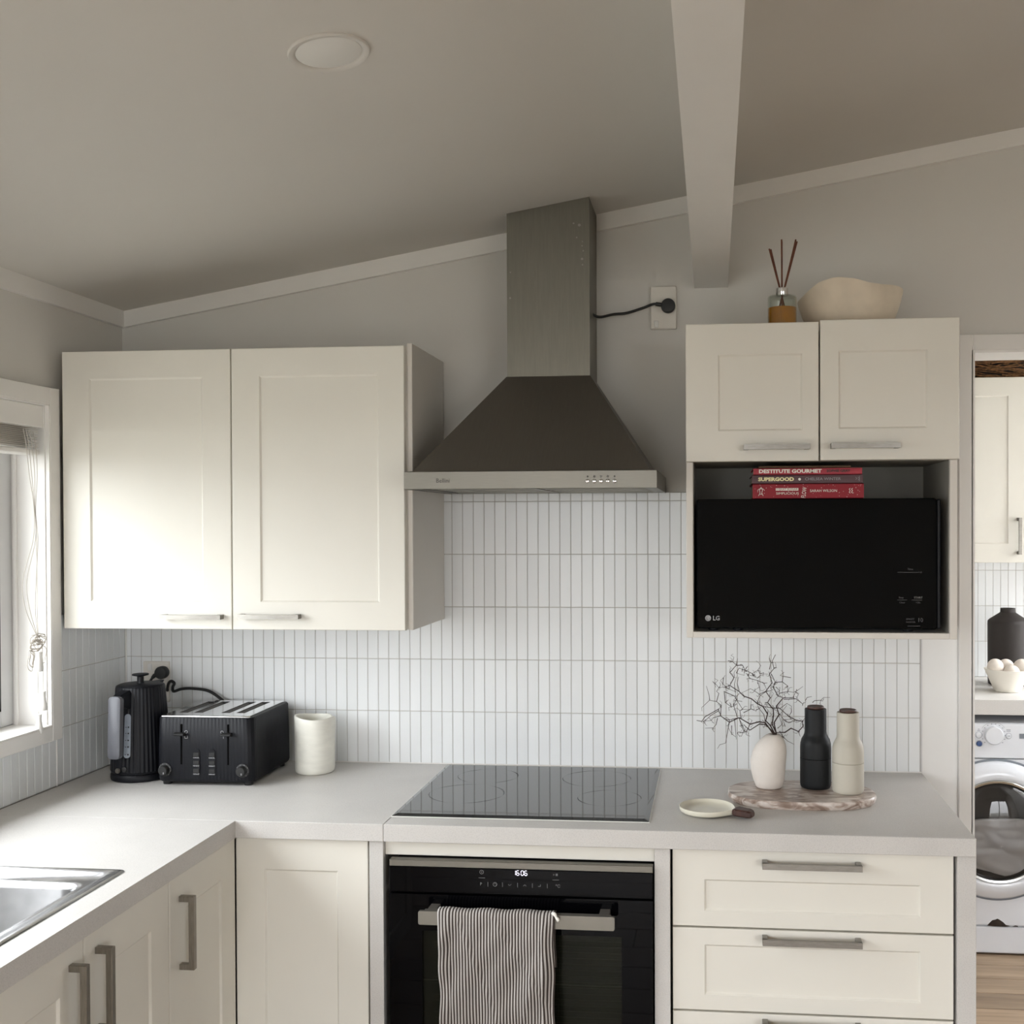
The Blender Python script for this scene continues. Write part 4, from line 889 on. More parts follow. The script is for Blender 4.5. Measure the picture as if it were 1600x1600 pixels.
TW = [[[[1.8359,-0.2786,1.053],[1.8163,-0.2888,1.0819],[1.8015,-0.2936,1.0848],[1.7792,-0.2887,1.0779],[1.7519,-0.2984,1.0952],[1.7282,-0.303,1.0843],[1.7069,-0.2981,1.099],[1.7025,-0.287,1.1141],[1.6684,-0.2931,1.0953],[1.6605,-0.2947,1.0841],[1.6482,-0.3087,1.0888]],[[1.7282,-0.303,1.0843],[1.7249,-0.2917,1.0652],[1.7191,-0.2989,1.0323],[1.7045,-0.3034,1.0285],[1.6988,-0.3059,1.0198]],[[1.7069,-0.2981,1.099],[1.708,-0.3037,1.1262],[1.6968,-0.2884,1.1326],[1.6799,-0.2929,1.1365],[1.6606,-0.2946,1.1183],[1.6612,-0.2944,1.1092]],[[1.6799,-0.2929,1.1365],[1.6788,-0.309,1.1516],[1.6721,-0.3066,1.1738]],[[1.6968,-0.2884,1.1326],[1.7025,-0.2964,1.1544],[1.6969,-0.2948,1.1586],[1.7026,-0.2919,1.1674],[1.6935,-0.2929,1.1788],[1.7003,-0.3119,1.1885],[1.6924,-0.2995,1.1911]],[[1.7024,-0.2927,1.1106],[1.6843,-0.2984,1.1011],[1.6708,-0.3076,1.09],[1.6685,-0.3006,1.0808]],[[1.7069,-0.2981,1.099],[1.6888,-0.3076,1.096],[1.6843,-0.2877,1.0855],[1.6695,-0.2911,1.0847]],[[1.699,-0.2953,1.0928],[1.6956,-0.3013,1.0779],[1.6888,-0.2874,1.0672],[1.6684,-0.298,1.0678]]],[[[1.8393,-0.2783,1.0541],[1.8293,-0.2752,1.0727],[1.8178,-0.2804,1.085],[1.8218,-0.2922,1.1042],[1.8102,-0.3005,1.1236],[1.7957,-0.3,1.1312],[1.782,-0.3088,1.1438],[1.7627,-0.3201,1.1521],[1.7515,-0.3212,1.1634],[1.7293,-0.3164,1.1771],[1.7391,-0.3372,1.1993],[1.729,-0.3417,1.2121],[1.7448,-0.329,1.2284],[1.7358,-0.3373,1.2384],[1.7248,-0.3312,1.2397]],[[1.7448,-0.329,1.2284],[1.7603,-0.3313,1.2289],[1.7659,-0.3306,1.217],[1.7843,-0.3107,1.2061],[1.7969,-0.331,1.2174],[1.8027,-0.3228,1.2069],[1.8203,-0.3269,1.2076]],[[1.7449,-0.3248,1.2088],[1.7513,-0.3354,1.2226],[1.7648,-0.3305,1.217],[1.764,-0.3179,1.2024],[1.7449,-0.3248,1.2088]],[[1.7843,-0.3107,1.2061],[1.7849,-0.3253,1.2026],[1.7963,-0.3171,1.1959],[1.8055,-0.3102,1.2029]],[[1.7448,-0.329,1.2284],[1.7479,-0.3416,1.2469]],[[1.7293,-0.3164,1.1771],[1.7179,-0.3361,1.1765],[1.7024,-0.335,1.1739]],[[1.7428,-0.3114,1.1595],[1.7405,-0.3198,1.1811],[1.7447,-0.3322,1.2009]],[[1.7515,-0.3211,1.1656],[1.7469,-0.3296,1.1848],[1.7504,-0.326,1.2]],[[1.7146,-0.3351,1.1651],[1.7405,-0.3117,1.1505],[1.7474,-0.3034,1.1379],[1.761,-0.2951,1.1152],[1.779,-0.2965,1.1157],[1.782,-0.3088,1.1438]],[[1.7137,-0.32,1.1966],[1.7124,-0.3396,1.1837],[1.7269,-0.3276,1.1697],[1.7451,-0.3064,1.1599]]],[[[1.8427,-0.2772,1.0574],[1.8343,-0.2671,1.0736],[1.8375,-0.2713,1.0996],[1.8372,-0.256,1.1106],[1.8234,-0.2603,1.1273],[1.8305,-0.2537,1.1378],[1.8188,-0.263,1.1552],[1.8347,-0.2618,1.1769],[1.8285,-0.2516,1.1972],[1.8396,-0.2565,1.2118],[1.8356,-0.2472,1.2289],[1.8445,-0.2309,1.2431]],[[1.8285,-0.2522,1.2088],[1.8316,-0.2569,1.2255],[1.8284,-0.2535,1.2389]],[[1.8188,-0.263,1.1552],[1.8027,-0.2663,1.1486],[1.792,-0.2493,1.1539],[1.7815,-0.2576,1.1608],[1.7621,-0.2588,1.1515]],[[1.7736,-0.2572,1.1974],[1.781,-0.2384,1.1833],[1.7987,-0.2539,1.1811],[1.8029,-0.2622,1.1663],[1.7914,-0.2665,1.1577]],[[1.7987,-0.2539,1.1811],[1.8142,-0.2648,1.176],[1.8209,-0.2652,1.1601]],[[1.8333,-0.2461,1.1965],[1.8415,-0.2622,1.1805],[1.8366,-0.2682,1.163]],[[1.7972,-0.262,1.1249],[1.8039,-0.2653,1.1439],[1.8172,-0.2464,1.1503],[1.8367,-0.2667,1.1605]],[[1.781,-0.2384,1.1833],[1.7762,-0.2478,1.1915],[1.7787,-0.2409,1.1975]]],[[[1.8439,-0.2769,1.0528],[1.8385,-0.2719,1.0791],[1.8522,-0.2513,1.0962],[1.8451,-0.2574,1.1179],[1.8622,-0.256,1.1385],[1.85,-0.2511,1.1422],[1.8374,-0.253,1.1653],[1.845,-0.2402,1.175],[1.8607,-0.2436,1.1769],[1.8643,-0.2239,1.1879],[1.8836,-0.2251,1.1848]],[[1.8622,-0.256,1.1385],[1.8866,-0.2469,1.1385],[1.8941,-0.2528,1.1545],[1.912,-0.2414,1.1656]],[[1.8632,-0.2569,1.1352],[1.894,-0.2536,1.1362],[1.9099,-0.2531,1.1238],[1.9205,-0.2345,1.1266]],[[1.9168,-0.252,1.1317],[1.9213,-0.2513,1.1397],[1.9348,-0.2273,1.1383]],[[1.936,-0.2386,1.1251],[1.9417,-0.2264,1.1278],[1.9566,-0.2363,1.1308],[1.9649,-0.2214,1.1354],[1.9807,-0.2232,1.1359]],[[1.8529,-0.2398,1.1473],[1.8747,-0.2381,1.152],[1.8926,-0.2427,1.1506]],[[1.8607,-0.2436,1.1769],[1.874,-0.2496,1.1675],[1.8738,-0.2516,1.1518],[1.8656,-0.2378,1.1449]],[[1.8454,-0.2323,1.1623],[1.8544,-0.2344,1.1535],[1.851,-0.2529,1.1425]],[[1.8952,-0.2385,1.15],[1.9011,-0.2354,1.1449],[1.8959,-0.243,1.1345]],[[1.8451,-0.2574,1.1179],[1.8545,-0.2508,1.1111],[1.8715,-0.2523,1.1243],[1.883,-0.2496,1.1171],[1.8827,-0.253,1.1016]]],[[[1.8438,-0.278,1.0564],[1.8648,-0.2836,1.0578],[1.8805,-0.2679,1.0653],[1.8986,-0.267,1.0574],[1.9081,-0.2882,1.0741],[1.9087,-0.2667,1.0826],[1.8918,-0.2669,1.0858],[1.8745,-0.274,1.096],[1.8522,-0.2889,1.1176],[1.8399,-0.2684,1.1151],[1.812,-0.2869,1.1213]],[[1.8986,-0.267,1.0574],[1.9031,-0.2668,1.0449]],[[1.9087,-0.2667,1.0826],[1.9138,-0.274,1.092]],[[1.8472,-0.278,1.0667],[1.8567,-0.2885,1.0779],[1.849,-0.286,1.1023]],[[1.8744,-0.2748,1.0802],[1.8631,-0.2763,1.0871],[1.8532,-0.2721,1.0999],[1.8704,-0.2677,1.1223]],[[1.8744,-0.2748,1.0802],[1.8894,-0.2848,1.0879]],[[1.8517,-0.278,1.0599],[1.8599,-0.2899,1.0476],[1.8726,-0.2679,1.0332],[1.8867,-0.2897,1.0298]],[[1.8658,-0.269,1.0698],[1.8601,-0.2872,1.0891],[1.8792,-0.2706,1.0886],[1.8949,-0.2712,1.0798]]],[[[1.8381,-0.279,1.0553],[1.8247,-0.2771,1.0685],[1.8163,-0.2889,1.0774],[1.8018,-0.2858,1.0777],[1.7785,-0.3085,1.0669],[1.7698,-0.301,1.0721],[1.7628,-0.3123,1.0809]],[[1.8166,-0.2819,1.0806],[1.8128,-0.2918,1.1028],[1.8011,-0.3057,1.1187],[1.7953,-0.3099,1.1328]],[[1.7513,-0.3258,1.1001],[1.757,-0.3213,1.0803],[1.7629,-0.305,1.0637],[1.7572,-0.3097,1.051],[1.7472,-0.3044,1.0588],[1.7663,-0.3033,1.0589]],[[1.7469,-0.3249,1.101],[1.7425,-0.3237,1.1165],[1.7381,-0.3182,1.129],[1.7447,-0.3246,1.1414],[1.7422,-0.3428,1.1644]],[[1.7405,-0.3099,1.0937],[1.7427,-0.3074,1.0729],[1.7446,-0.3244,1.0469]],[[1.7788,-0.3016,1.0803],[1.7696,-0.3075,1.062],[1.7495,-0.3054,1.0591]],[[1.7335,-0.3235,1.0803],[1.7334,-0.3247,1.0603],[1.7436,-0.3149,1.0507]],[[1.7564,-0.3015,1.0947],[1.7536,-0.3265,1.1171],[1.7603,-0.3246,1.1202]],[[1.7513,-0.3258,1.1001],[1.7269,-0.3197,1.093],[1.7157,-0.3177,1.0948]],[[1.7157,-0.3383,1.1634],[1.7179,-0.3341,1.1381],[1.7337,-0.3165,1.1241],[1.7404,-0.3173,1.1289]],[[1.7625,-0.3233,1.1122],[1.7811,-0.3007,1.1175],[1.7918,-0.313,1.1153],[1.8053,-0.3104,1.124]],[[1.7665,-0.2978,1.0601],[1.7606,-0.3107,1.0783],[1.754,-0.3057,1.0909]]]]
tw = empty('dried_twigs', (1.8395, -.278, 1.045), 'dark curly dried twigs standing in the pale vase', 'dried twigs')
for g in TW:
    bm = NB()
    for li, l in enumerate(g):
        # angular kinks with slight thinning along the branch
        r = .0019 if li == 0 else .00095
        start = list(l)
        if li == 0: start = [[1.8400, -.278, 1.000]] + start
        tube(bm, start, r, 5, taper=lambda t: 1.0-.6*t)
        for p in l[1:-1]:
            for _rep in range(2) if random.random() < .6 else ():
                q = [p[0]+random.uniform(-.008, .008), p[1]+random.uniform(-.02, .02), p[2]+random.uniform(-.008, .010)]
                q2 = [q[0]+random.uniform(-.008, .008), q[1]+random.uniform(-.01, .01), q[2]+random.uniform(-.008, .010)]; q3 = [q2[0]+random.uniform(-.006, .006), q2[1], q2[2]+random.uniform(-.004, .007)]
                tube(bm, [p, q, q2, q3], .0006, 4, taper=lambda t: 1-.5*t)
    ob('twig', bm, 'twig', tw)
def mill(name, cx, cy, mt_, label):
    o = empty(name, (cx, cy, .92), label, 'grinder', 'bottle-shaped mills on the marble tray')
    bm = NB(); lathe(bm, [(.030, .9200), (.0345, .9212), (.0372, .9250), (.0380, .931), (.0380, .9935), (.0375, .9940)], cx, cy, 48); ob('base', bm, mt_, o, smooth=True)
    bm = NB(); lathe(bm, [(.0373, .9946), (.0380, .9952), (.0380, 1.020), (.0372, 1.030), (.0345, 1.040), (.0300, 1.0475), (.0277, 1.0530), (.0268, 1.0600), (.0266, 1.1130), (.0258, 1.1150)], cx, cy, 48); ob('upper_body', bm, mt_, o, smooth=True)
    bm = NB(); lathe(bm, [(.0195, 1.1151), (.0205, 1.1165), (.0205, 1.1195), (.0195, 1.1215), (.0170, 1.1205), (.012, 1.1195)], cx, cy, 40); ob('lid', bm, 'walnut', o, smooth=True, label='dark walnut lid')
mill('black_mill', 1.9405, -.2670, 'mill_b', 'matt black bottle-shaped mill with walnut lid, beside the vase')
mill('beige_mill', 2.0140, -.3120, 'mill_w', 'beige bottle-shaped mill with walnut lid, at the tray end')
s = empty('spoon_rest', (1.674, -.457, .9), 'cream ceramic spoon rest with dark wooden handle beside the hob', 'spoon rest')
bm = NB()
hd = Vector((.060, -.026)).normalized(); pd = Vector((-hd.y, hd.x)); rings = []
def sp_pt(a, k):
    c, s_ = math.cos(a), math.sin(a); neck = math.exp(-(a if a < PI else a-2*PI)**2/.10)
    rx = .0640*k+.010*neck*k; ry = .0640*k
    return Vector((1.6730, -.4540)) + hd*(c*rx) + pd*(s_*ry*(1-.2*neck))
for k, z in ((.80, .9040), (.88, .9035), (.965, .9070), (1.0, .9145), (.995, .9170), (.975, .9175), (.93, .9130), (.85, .9080), (.4, .9072), (.001, .9070)):
    rings.append([(*sp_pt(2*PI*i/56, k), z) for i in range(56)])
loops(bm, rings)
for a in (1.2, 2.8, 4.4):
    q = sp_pt(a, .70); lathe(bm, [(.003, .9002), (.003, .905)], q.x, q.y, 10)
ob('dish', bm, 'cdish', s, smooth=True, angle=50)
bm = NB(); rings = []
for u, w, z0, z1 in ((.066, .0085, .9085, .9165), (.0705, .0150, .9060, .9200), (.076, .0165, .9050, .9215), (.105, .0150, .9040, .9200), (.1130, .0120, .9040, .9180), (.1160, .0080, .9060, .9155)):
    c = Vector((1.6730, -.4540))+hd*u
    q = [(w, z0), (w, z1), (-w, z1), (-w, z0)]
    rings.append([(c.x+pd.x*a, c.y+pd.y*a, z) for a, z in ((w, z0+.003), (w, z1-.003), (w-.003, z1), (-w+.003, z1), (-w, z1-.003), (-w, z0+.003), (-w+.003, z0), (w-.003, z0))])
loops(bm, rings); ob('handle', bm, 'walnut', s, label='dark wooden handle block')

# ------------------------------------------------------------------ white onyx jar
def jar():
    bm = NB(); cx, cy = .6090, -.1250; n = 56; rings = []
    def top(a):
        notch = .012*math.exp(-((a-math.radians(35))/.30)**2)
        return 1.0525-.002*math.cos(a)+.0025*math.sin(2*a+1)-notch
    for r, t in ((.046, 0), (.0510, .03), (.0525, .10), (.0525, .5), (.0535, .9), (.0535, .985), (.0525, 1.0), (.0485, 1.0), (.0475, .97), (.0470, .3), (.030, .12), (.001, .12)):
        rings.append([(cx+r*math.cos(2*PI*i/n)*(1+.02*math.sin(2*2*PI*i/n)+ (.05*math.exp(-((2*PI*i/n-math.radians(35))/.25)**2) if t > .85 and r > .04 else 0)), cy+r*math.sin(2*PI*i/n), .9003+t*(top(2*PI*i/n)-.9003)) for i in range(n)])
    loops(bm, rings); ob('stone_jar', bm, 'onyx', loc=(cx, cy, .9003), smooth=True, angle=50, label='white stone utensil jar beside the black toaster', cat='jar')
jar()
# ------------------------------------------------------------------ kettle
def kettle():
    cx, cy = .1640, -.2200
    k = empty('kettle', (cx, cy, .9), 'black ribbed electric kettle with grey handle in the worktop corner', 'kettle')
    bm = NB(); lathe(bm, [(.070, .9003), (.0745, .9015), (.0755, .9060), (.0750, .9165), (.0735, .9185), (.060, .9190)], cx, cy, 48); ob('power_base', bm, 'black', k, smooth=True)
    bm = NB(); NF = 44
    fl = lambda a, h: 1+.010*math.cos(NF*a)
    lathe(bm, [(.066, .9195), (.0740, .9205), (.0752, .9260)], cx, cy, 176)
    lathe(bm, [(.0752, .9262), (.0748, .9400), (.0700, 1.02), (.0645, 1.10), (.0615, 1.1400), (.0605, 1.1450), (.0590, 1.1475)], cx, cy, NF*6, cap0=True, cap1=True, fn=lambda a, h: fl(a, h) if h < 1.143 else 1+.004*math.cos(NF*a)); ob('body', bm, 'black', k, smooth=True, angle=60)
    bm = NB(); lathe(bm, [(.0560, 1.1476), (.0560, 1.1490), (.0520, 1.1505), (.020, 1.1520)], cx, cy, 48); lathe(bm, [(.0095, 1.1515), (.0085, 1.1560), (.0085, 1.1690), (.0100, 1.1700)], cx, cy, 24)
    ob('lid', bm, 'black', k, smooth=True)
    bm = NB(); lathe(bm, [(.0100, 1.1700), (.0205, 1.1725), (.0215, 1.1745), (.0205, 1.1765), (.015, 1.1770)], cx, cy, 32); ob('knob', bm, 'black', k, smooth=True)
    # spout on the far side of the handle
    d = Vector((-.130, -.9915, 0)); sdir = -d; pv = Vector((-d.y, d.x, 0)); c = Vector((cx, cy, 0))
    bm = NB(); rings = []
    for w, o1, o2, z in ((.004, .058, .066, 1.085), (.010, .056, .078, 1.115), (.016, .050, .090, 1.142), (.017, .050, .094, 1.1475)):
        rings.append([c+sdir*o1+pv*w+Vector((0, 0, z)), c+sdir*o2+pv*w*.35+Vector((0, 0, z)), c+sdir*o2-pv*w*.35+Vector((0, 0, z)), c+sdir*o1-pv*w+Vector((0, 0, z))])
    loops(bm, rings); ob('spout', bm, 'black', k)
    # handle: black bridge from the top and a flat grey grip hanging down
    bm = NB(); rings = []
    for o1, w, z0, z1 in ((.040, .017, 1.092, 1.1440), (.068, .0170, 1.094, 1.1400), (.088, .0165, 1.102, 1.1350), (.100, .0160, 1.108, 1.1300)):
        p = c+d*o1
        rings.append([p+pv*w+Vector((0, 0, z0)), p+pv*w+Vector((0, 0, z1-.006)), p+pv*(w-.006)+Vector((0, 0, z1)), p-pv*(w-.006)+Vector((0, 0, z1)), p-pv*w+Vector((0, 0, z1-.006)), p-pv*w+Vector((0, 0, z0))])
    loops(bm, rings); ob('handle_bridge', bm, 'black', k, smooth=True, angle=30)
    bm = NB(); rings = []
    for e, o_, zz in ((0, .0920, 0), (0, .1060, 0), (.004, .1090, 0)):
        r = []
        for u, z in rrect(-.0175+e, .0175-e, .9700+e, 1.1310-e, .0105, 5):
            lean = (1.131-z)*.035
            p = c+d*(o_+lean)+pv*u; r.append((p.x, p.y, z))
        rings.append(r)
    loops(bm, rings); ob('handle', bm, 'hgrey', k, smooth=True, angle=35, label='flat grey grip')
    # water window, on the body just right of the handle
    def on_body(ang, z, off): 
        r = .0752-(z-.926)*.0655+.0012+off; return (cx+r*math.cos(ang), cy+r*math.sin(ang), z)
    a0 = math.atan2(-1.0, .02)
    bm = NB(); prof = rrect(-.0085, .0085, .9660, 1.0800, .0080, 5)
    loops(bm, [[on_body(a0+u/.07, z, of) for u, z in prof] for of in (-.003, .0015)]); g = ob('water_gauge', bm, 'gauge', k, smooth=True, angle=30, label='pale water level window')
    bm = NB()
    for i, z in enumerate((.975, .995, 1.012, 1.030, 1.046)):
        loops(bm, [[on_body(a0+(.003+q[0])/.07, z+q[1], of) for q in ((-.0018, -.0018), (.0018, -.0018), (.0018, .0018), (-.0018, .0018))] for of in (.001, .0020)])
        loops(bm, [[on_body(a0+(-.003+q[0])/.07, z+q[1], of) for q in ((-.0025, -.0006), (.0012, -.0006), (.0012, .0006), (-.0025, .0006))] for of in (.001, .0020)])
    ob('level_mark', bm, 'ink', g)
    p = on_body(math.atan2(-.963, -.27), .9330, .002)
    bm = NB(); lathe(bm, [(.0068, 0), (.0072, .003), (.0060, .0060), (.0030, .0065)], 0, 0, 20, axis='y'); ob('switch', bm, 'nickel', k, T=Matrix.Translation(p) @ Matrix.Rotation(-.27, 4, 'Z'), smooth=True)
    p = on_body(math.atan2(-1.0, -.05), .9365, .001)
    bm = NB(); lathe(bm, [(.0070, 0), (.0070, .002), (.0060, .0028)], 0, 0, 20, axis='y'); ob('dial', bm, 'rubber', k, T=Matrix.Translation(p) @ Matrix.Rotation(-.05, 4, 'Z'), smooth=True)
    bm = NB(); tube(bm, spline([(.120, -.150, .910), (.090, -.09, .912), (.070, -.045, .98), (.075, -.035, 1.08), (.086, -.032, 1.12), (.095, -.030, 1.137)], 8), .0035, 8); ob('power_cord', bm, 'rubber', k, smooth=True)
kettle()
# toaster's plug and cord, toaster
def toaster():
    x0, x1, y0, y1, z0, z1 = .2530, .5100, -.3050, -.0320, .9095, 1.0760
    R = Matrix.Translation((.38, -.30, 0)) @ Matrix.Rotation(.022, 4, 'Z') @ Matrix.Translation((-.38, .30, 0))
    t = empty('toaster', (.382, -.17, .9), 'black ribbed four-slice toaster with a chrome top', 'toaster')
    # fluted outline
    def outline(inset, amp, step=.0016):
        base = rrect(x0+inset, x1-inset, y0+inset, y1-inset, .022-inset*.5, 8); pts = []; n = len(base)
        seg = [(Vector(base[i]), Vector(base[(i+1) % n])) for i in range(n)]; tot = sum((b-a).length for a, b in seg)
        N = 640; nf = round(tot/.0094); out = []; i = 0; acc = 0
        for k in range(N):
            s = tot*k/N
            while acc+(seg[i][1]-seg[i][0]).length < s: acc += (seg[i][1]-seg[i][0]).length; i += 1
            a, b = seg[i]; dd = (b-a).normalized(); p = a+dd*(s-acc); nrm = Vector((dd.y, -dd.x))
            out.append(p+nrm*amp*abs(math.cos(PI*nf*s/tot))**.7)
        return out
    bm = NB()
    spec = ((.004, 0, z0), (.0005, .0, z0+.004), (.0, .0016, z0+.010), (.0005, .0016, 1.00), (.0025, .0016, z1-.004), (.0040, .0002, z1))
    loops(bm, [[(p.x, p.y, z) for p in outline(i, a)] for i, a, z in spec]); ob('body', bm, 'black', t, T=R, smooth=True, angle=50)
    # chrome top with four slots
    tx0, tx1, ty0, ty1 = x0+.012, x1-.012, y0+.006, y1-.022
    sl = [(.290, .314), (.330, .354), (.404, .428), (.444, .468)]
    xs = sorted([tx0, tx1]+[v for s in sl for v in s]); ys = [ty0, ty0+.045, ty1-.022, ty1]
    holes = [(xs.index(a), 1) for a, b in sl]
    bm = NB(); plate(bm, xs, ys, holes, z1+.0004, z1+.0044)
    bmesh.ops.bevel(bm, geom=[e for e in bm.edges if all(v.co.z > z1+.004 for v in e.verts) and len(e.link_faces) == 2 and e.calc_face_angle(0) > 1], offset=.0015, segments=2, affect='EDGES')
    ob('top_plate', bm, 'chrome', t, T=R, label='chrome top plate with slots')
    bm = NB(); tube(bm, [(tx0-.001, ty0+.004, z1+.0022), (tx0+.002, ty0+.0005, z1+.0022), (tx1-.002, ty0+.0005, z1+.0022), (tx1+.001, ty0+.004, z1+.0022)], .0028, 10); ob('front_rim', bm, 'chrome', t, T=R, smooth=True)
    for a, b in sl:
        bm = NB(); box(bm, a, b, ys[1], ys[2], z1+.0002, z1+.0014); ob('slot', bm, 'slotdark', t, T=R)
        bm = NB()
        box(bm, a+.006, b-.004, ys[2]-.016, ys[2]-.004, z1+.0016, z1+.0046, .002); ob('bread_guide', bm, 'rubber', t, T=R)
    F = y0-.0017
    for x in (.3205, .4450):
        bm = NB(); box(bm, x-.0022, x+.0022, F-.0003, F+.003, .9555, 1.0600, .0008); ob('lever_slot', bm, 'gapblack', t, T=R)
        bm = NB(); loops(bm, [[(x-.0125, F-e, 1.0350-w), (x+.0125, F-e, 1.0350-w), (x+.0125, F-e, 1.0350+w), (x-.0125, F-e, 1.0350+w)] for e, w in ((.001, .004), (.006, .0048), (.014, .0030), (.016, .0015))]); ob('lever', bm, 'rubber', t, T=R)
    for x in (.2775, .4835):
        bm = NB(); lathe(bm, [(.0175, .0), (.0175, .002), (.0130, .003), (.0122, .014), (.0105, .016), (.003, .0162)], x, .9415, 36, axis='y'); kn = ob('dial', bm, 'rubber', t, T=R @ Matrix.Translation((0, F, 0)), smooth=True)
        bm = NB(); loops(bm, [[(x+.003-.0012+q, F-.0163-e, .933), (x+.003+.0012+q, F-.0163-e, .933), (x+.003+.0012+q, F-.0163-e, .938), (x+.003-.0012+q, F-.0163-e, .938)] for e, q in ((0, 0), (.0004, 0))]); ob('pointer', bm, 'silver', kn, T=R)
        bm = NB()
        for a in (-100, -60, -20, 20, 60, 100, 140):
            q = math.radians(90-a); loops(bm, [[(x+.0155*math.cos(q)+u, F-.0022-e, .9415+.0155*math.sin(q)+w) for u, w in ((-.0008, -.0008), (.0008, -.0008), (.0008, .0008), (-.0008, .0008))] for e in (0, .0003)])
        ob('dial_mark', bm, 'silver', kn, T=R)
    for xc in (.3610, .4030):
        bm = NB(); loops(bm, [[(x, F-e, z) for x, z in rrect(xc-.0095, xc+.0095, .9270, .9960, .0094, 6)] for e in (-.002, .0010)]); bt = ob('button_strip', bm, 'black', t, T=R)
        for i, (s, z) in enumerate((('CANCEL', .9735), ('REHEAT', .9525), ('DEFROST', .9310))):
            bm = NB(); box(bm, xc-.0078, xc+.0078, F-.0026, F-.0008, z+.0028, z+.0140, .0012); ob('button', bm, 'rubber', bt, T=R)
            o_ = text('lettering', s, .0040, (xc, F-.0014, z), 'silver', bt, align='CENTER', width=.0165, bold=.0001)
    bm = NB(); yy = F-.0006
    for x, z, s in ((.3345, 1.0400, 1), (.3345, 1.0270, 1), (.4300, 1.0400, 1), (.4300, 1.0270, -1)):
        n = 16; r = .0036 if z > 1.03 else .0
        if r: a = [(x+r*math.cos(2*PI*i/n), z+r*.95*math.sin(2*PI*i/n)) for i in range(n+1)]; stroke(bm, a, .0011, yy)
        else: stroke(bm, [(x-.0036*s, z+.0032), (x-.0036*s, z-.0036), (x+.0036, z-.0036)]+([(x+.0036, z+.0032)] if s > 0 else []), .0011, yy)
    ob('toast_symbol', bm, 'silver', t, T=R, kind='stuff')
    for x, y in ((x0+.02, y0+.022), (x1-.02, y0+.022), (x0+.02, y1-.03), (x1-.02, y1-.03)):
        bm = NB(); lathe(bm, [(.011, .9003), (.012, .9097)], x, y, 16); ob('foot', bm, 'rubber', t, T=R)
    bm = NB(); tube(bm, spline([(.330, -.040, 1.020), (.318, -.034, 1.060), (.298, -.030, 1.080), (.262, -.030, 1.1020), (.215, -.030, 1.1085), (.182, -.030, 1.1065), (.160, -.032, 1.1000), (.158, -.034, 1.1120), (.163, -.034, 1.1230), (.153, -.032, 1.1290), (.142, -.026, 1.1220), (.134, -.018, 1.1080), (.130, -.0105, 1.098)], 8), .0042, 8); ob('power_cord', bm, 'rubber', t, smooth=True)
toaster()
# plug in the outlet behind the kettle
k = bpy.data.objects['kettle']
bm = NB(); lathe(bm, [(.012, .0137), (.0175, .015), (.0185, .020), (.0185, .032), (.0165, .037), (.004, .038)], .1215, 1.1520, 28, axis='y')
rings = []
for x, y, z, r in ((.1090, -.026, 1.1480, .0085), (.1000, -.028, 1.1430, .0060), (.0950, -.030, 1.1370, .0045)): rings.append((x, y, z))
tube(bm, rings, .0075, 10, taper=lambda t: 1-.4*t); ob('plug', bm, 'rubber', k, smooth=True)

# ------------------------------------------------------------------ sink
def sink():
    s = empty('kitchen_sink', (.32, -1.3, .9), 'inset stainless steel sink bowl below the window', 'sink')
    bm = NB(); X0, X1, Y0, Y1 = .0850, .5480, -1.475, -.9770
    def rr(i, z, r): return [(x, y, z) for x, y in rrect(X0+i, X1-i, Y0+i, Y1-i, max(.004, r), 8)]
    bx0, bx1, by0, by1 = .120, .5030, -1.43, -1.056
    def rb(i, z, r): return [(x, y, z) for x, y in rrect(bx0+i, bx1-i, by0+i, by1-i, r, 8)]
    mx = lambda i, j, z, r: [(x, y, z) for x, y in rrect(i[0], i[1], i[2], i[3], r, 8)]
    rings = [rr(0, .9003, .012), rr(.001, .9022, .012), rr(.006, .9040, .012), rr(.010, .9028, .014),
             mx((.105, .5270, -1.455, -1.000), 0, .9026, .018), mx((.108, .5240, -1.452, -1.004), 0, .8990, .02),
             mx((.112, .5150, -1.44, -1.044), 0, .8985, .022), rb(-.004, .8985, .034), rb(0, .8960, .034), rb(.004, .8880, .036), rb(.016, .742, .045), rb(.030, .724, .055), rb(.060, .7190, .06)]
    loops(bm, rings, False, True); ob('bowl', bm, 'sink', s, smooth=True, angle=60)
    bm = NB(); lathe(bm, [(.045, .7195), (.043, .7215), (.030, .7200), (.02, .7196)], .31, -1.24, 32); ob('drain', bm, 'chrome', s, smooth=True)
sink()

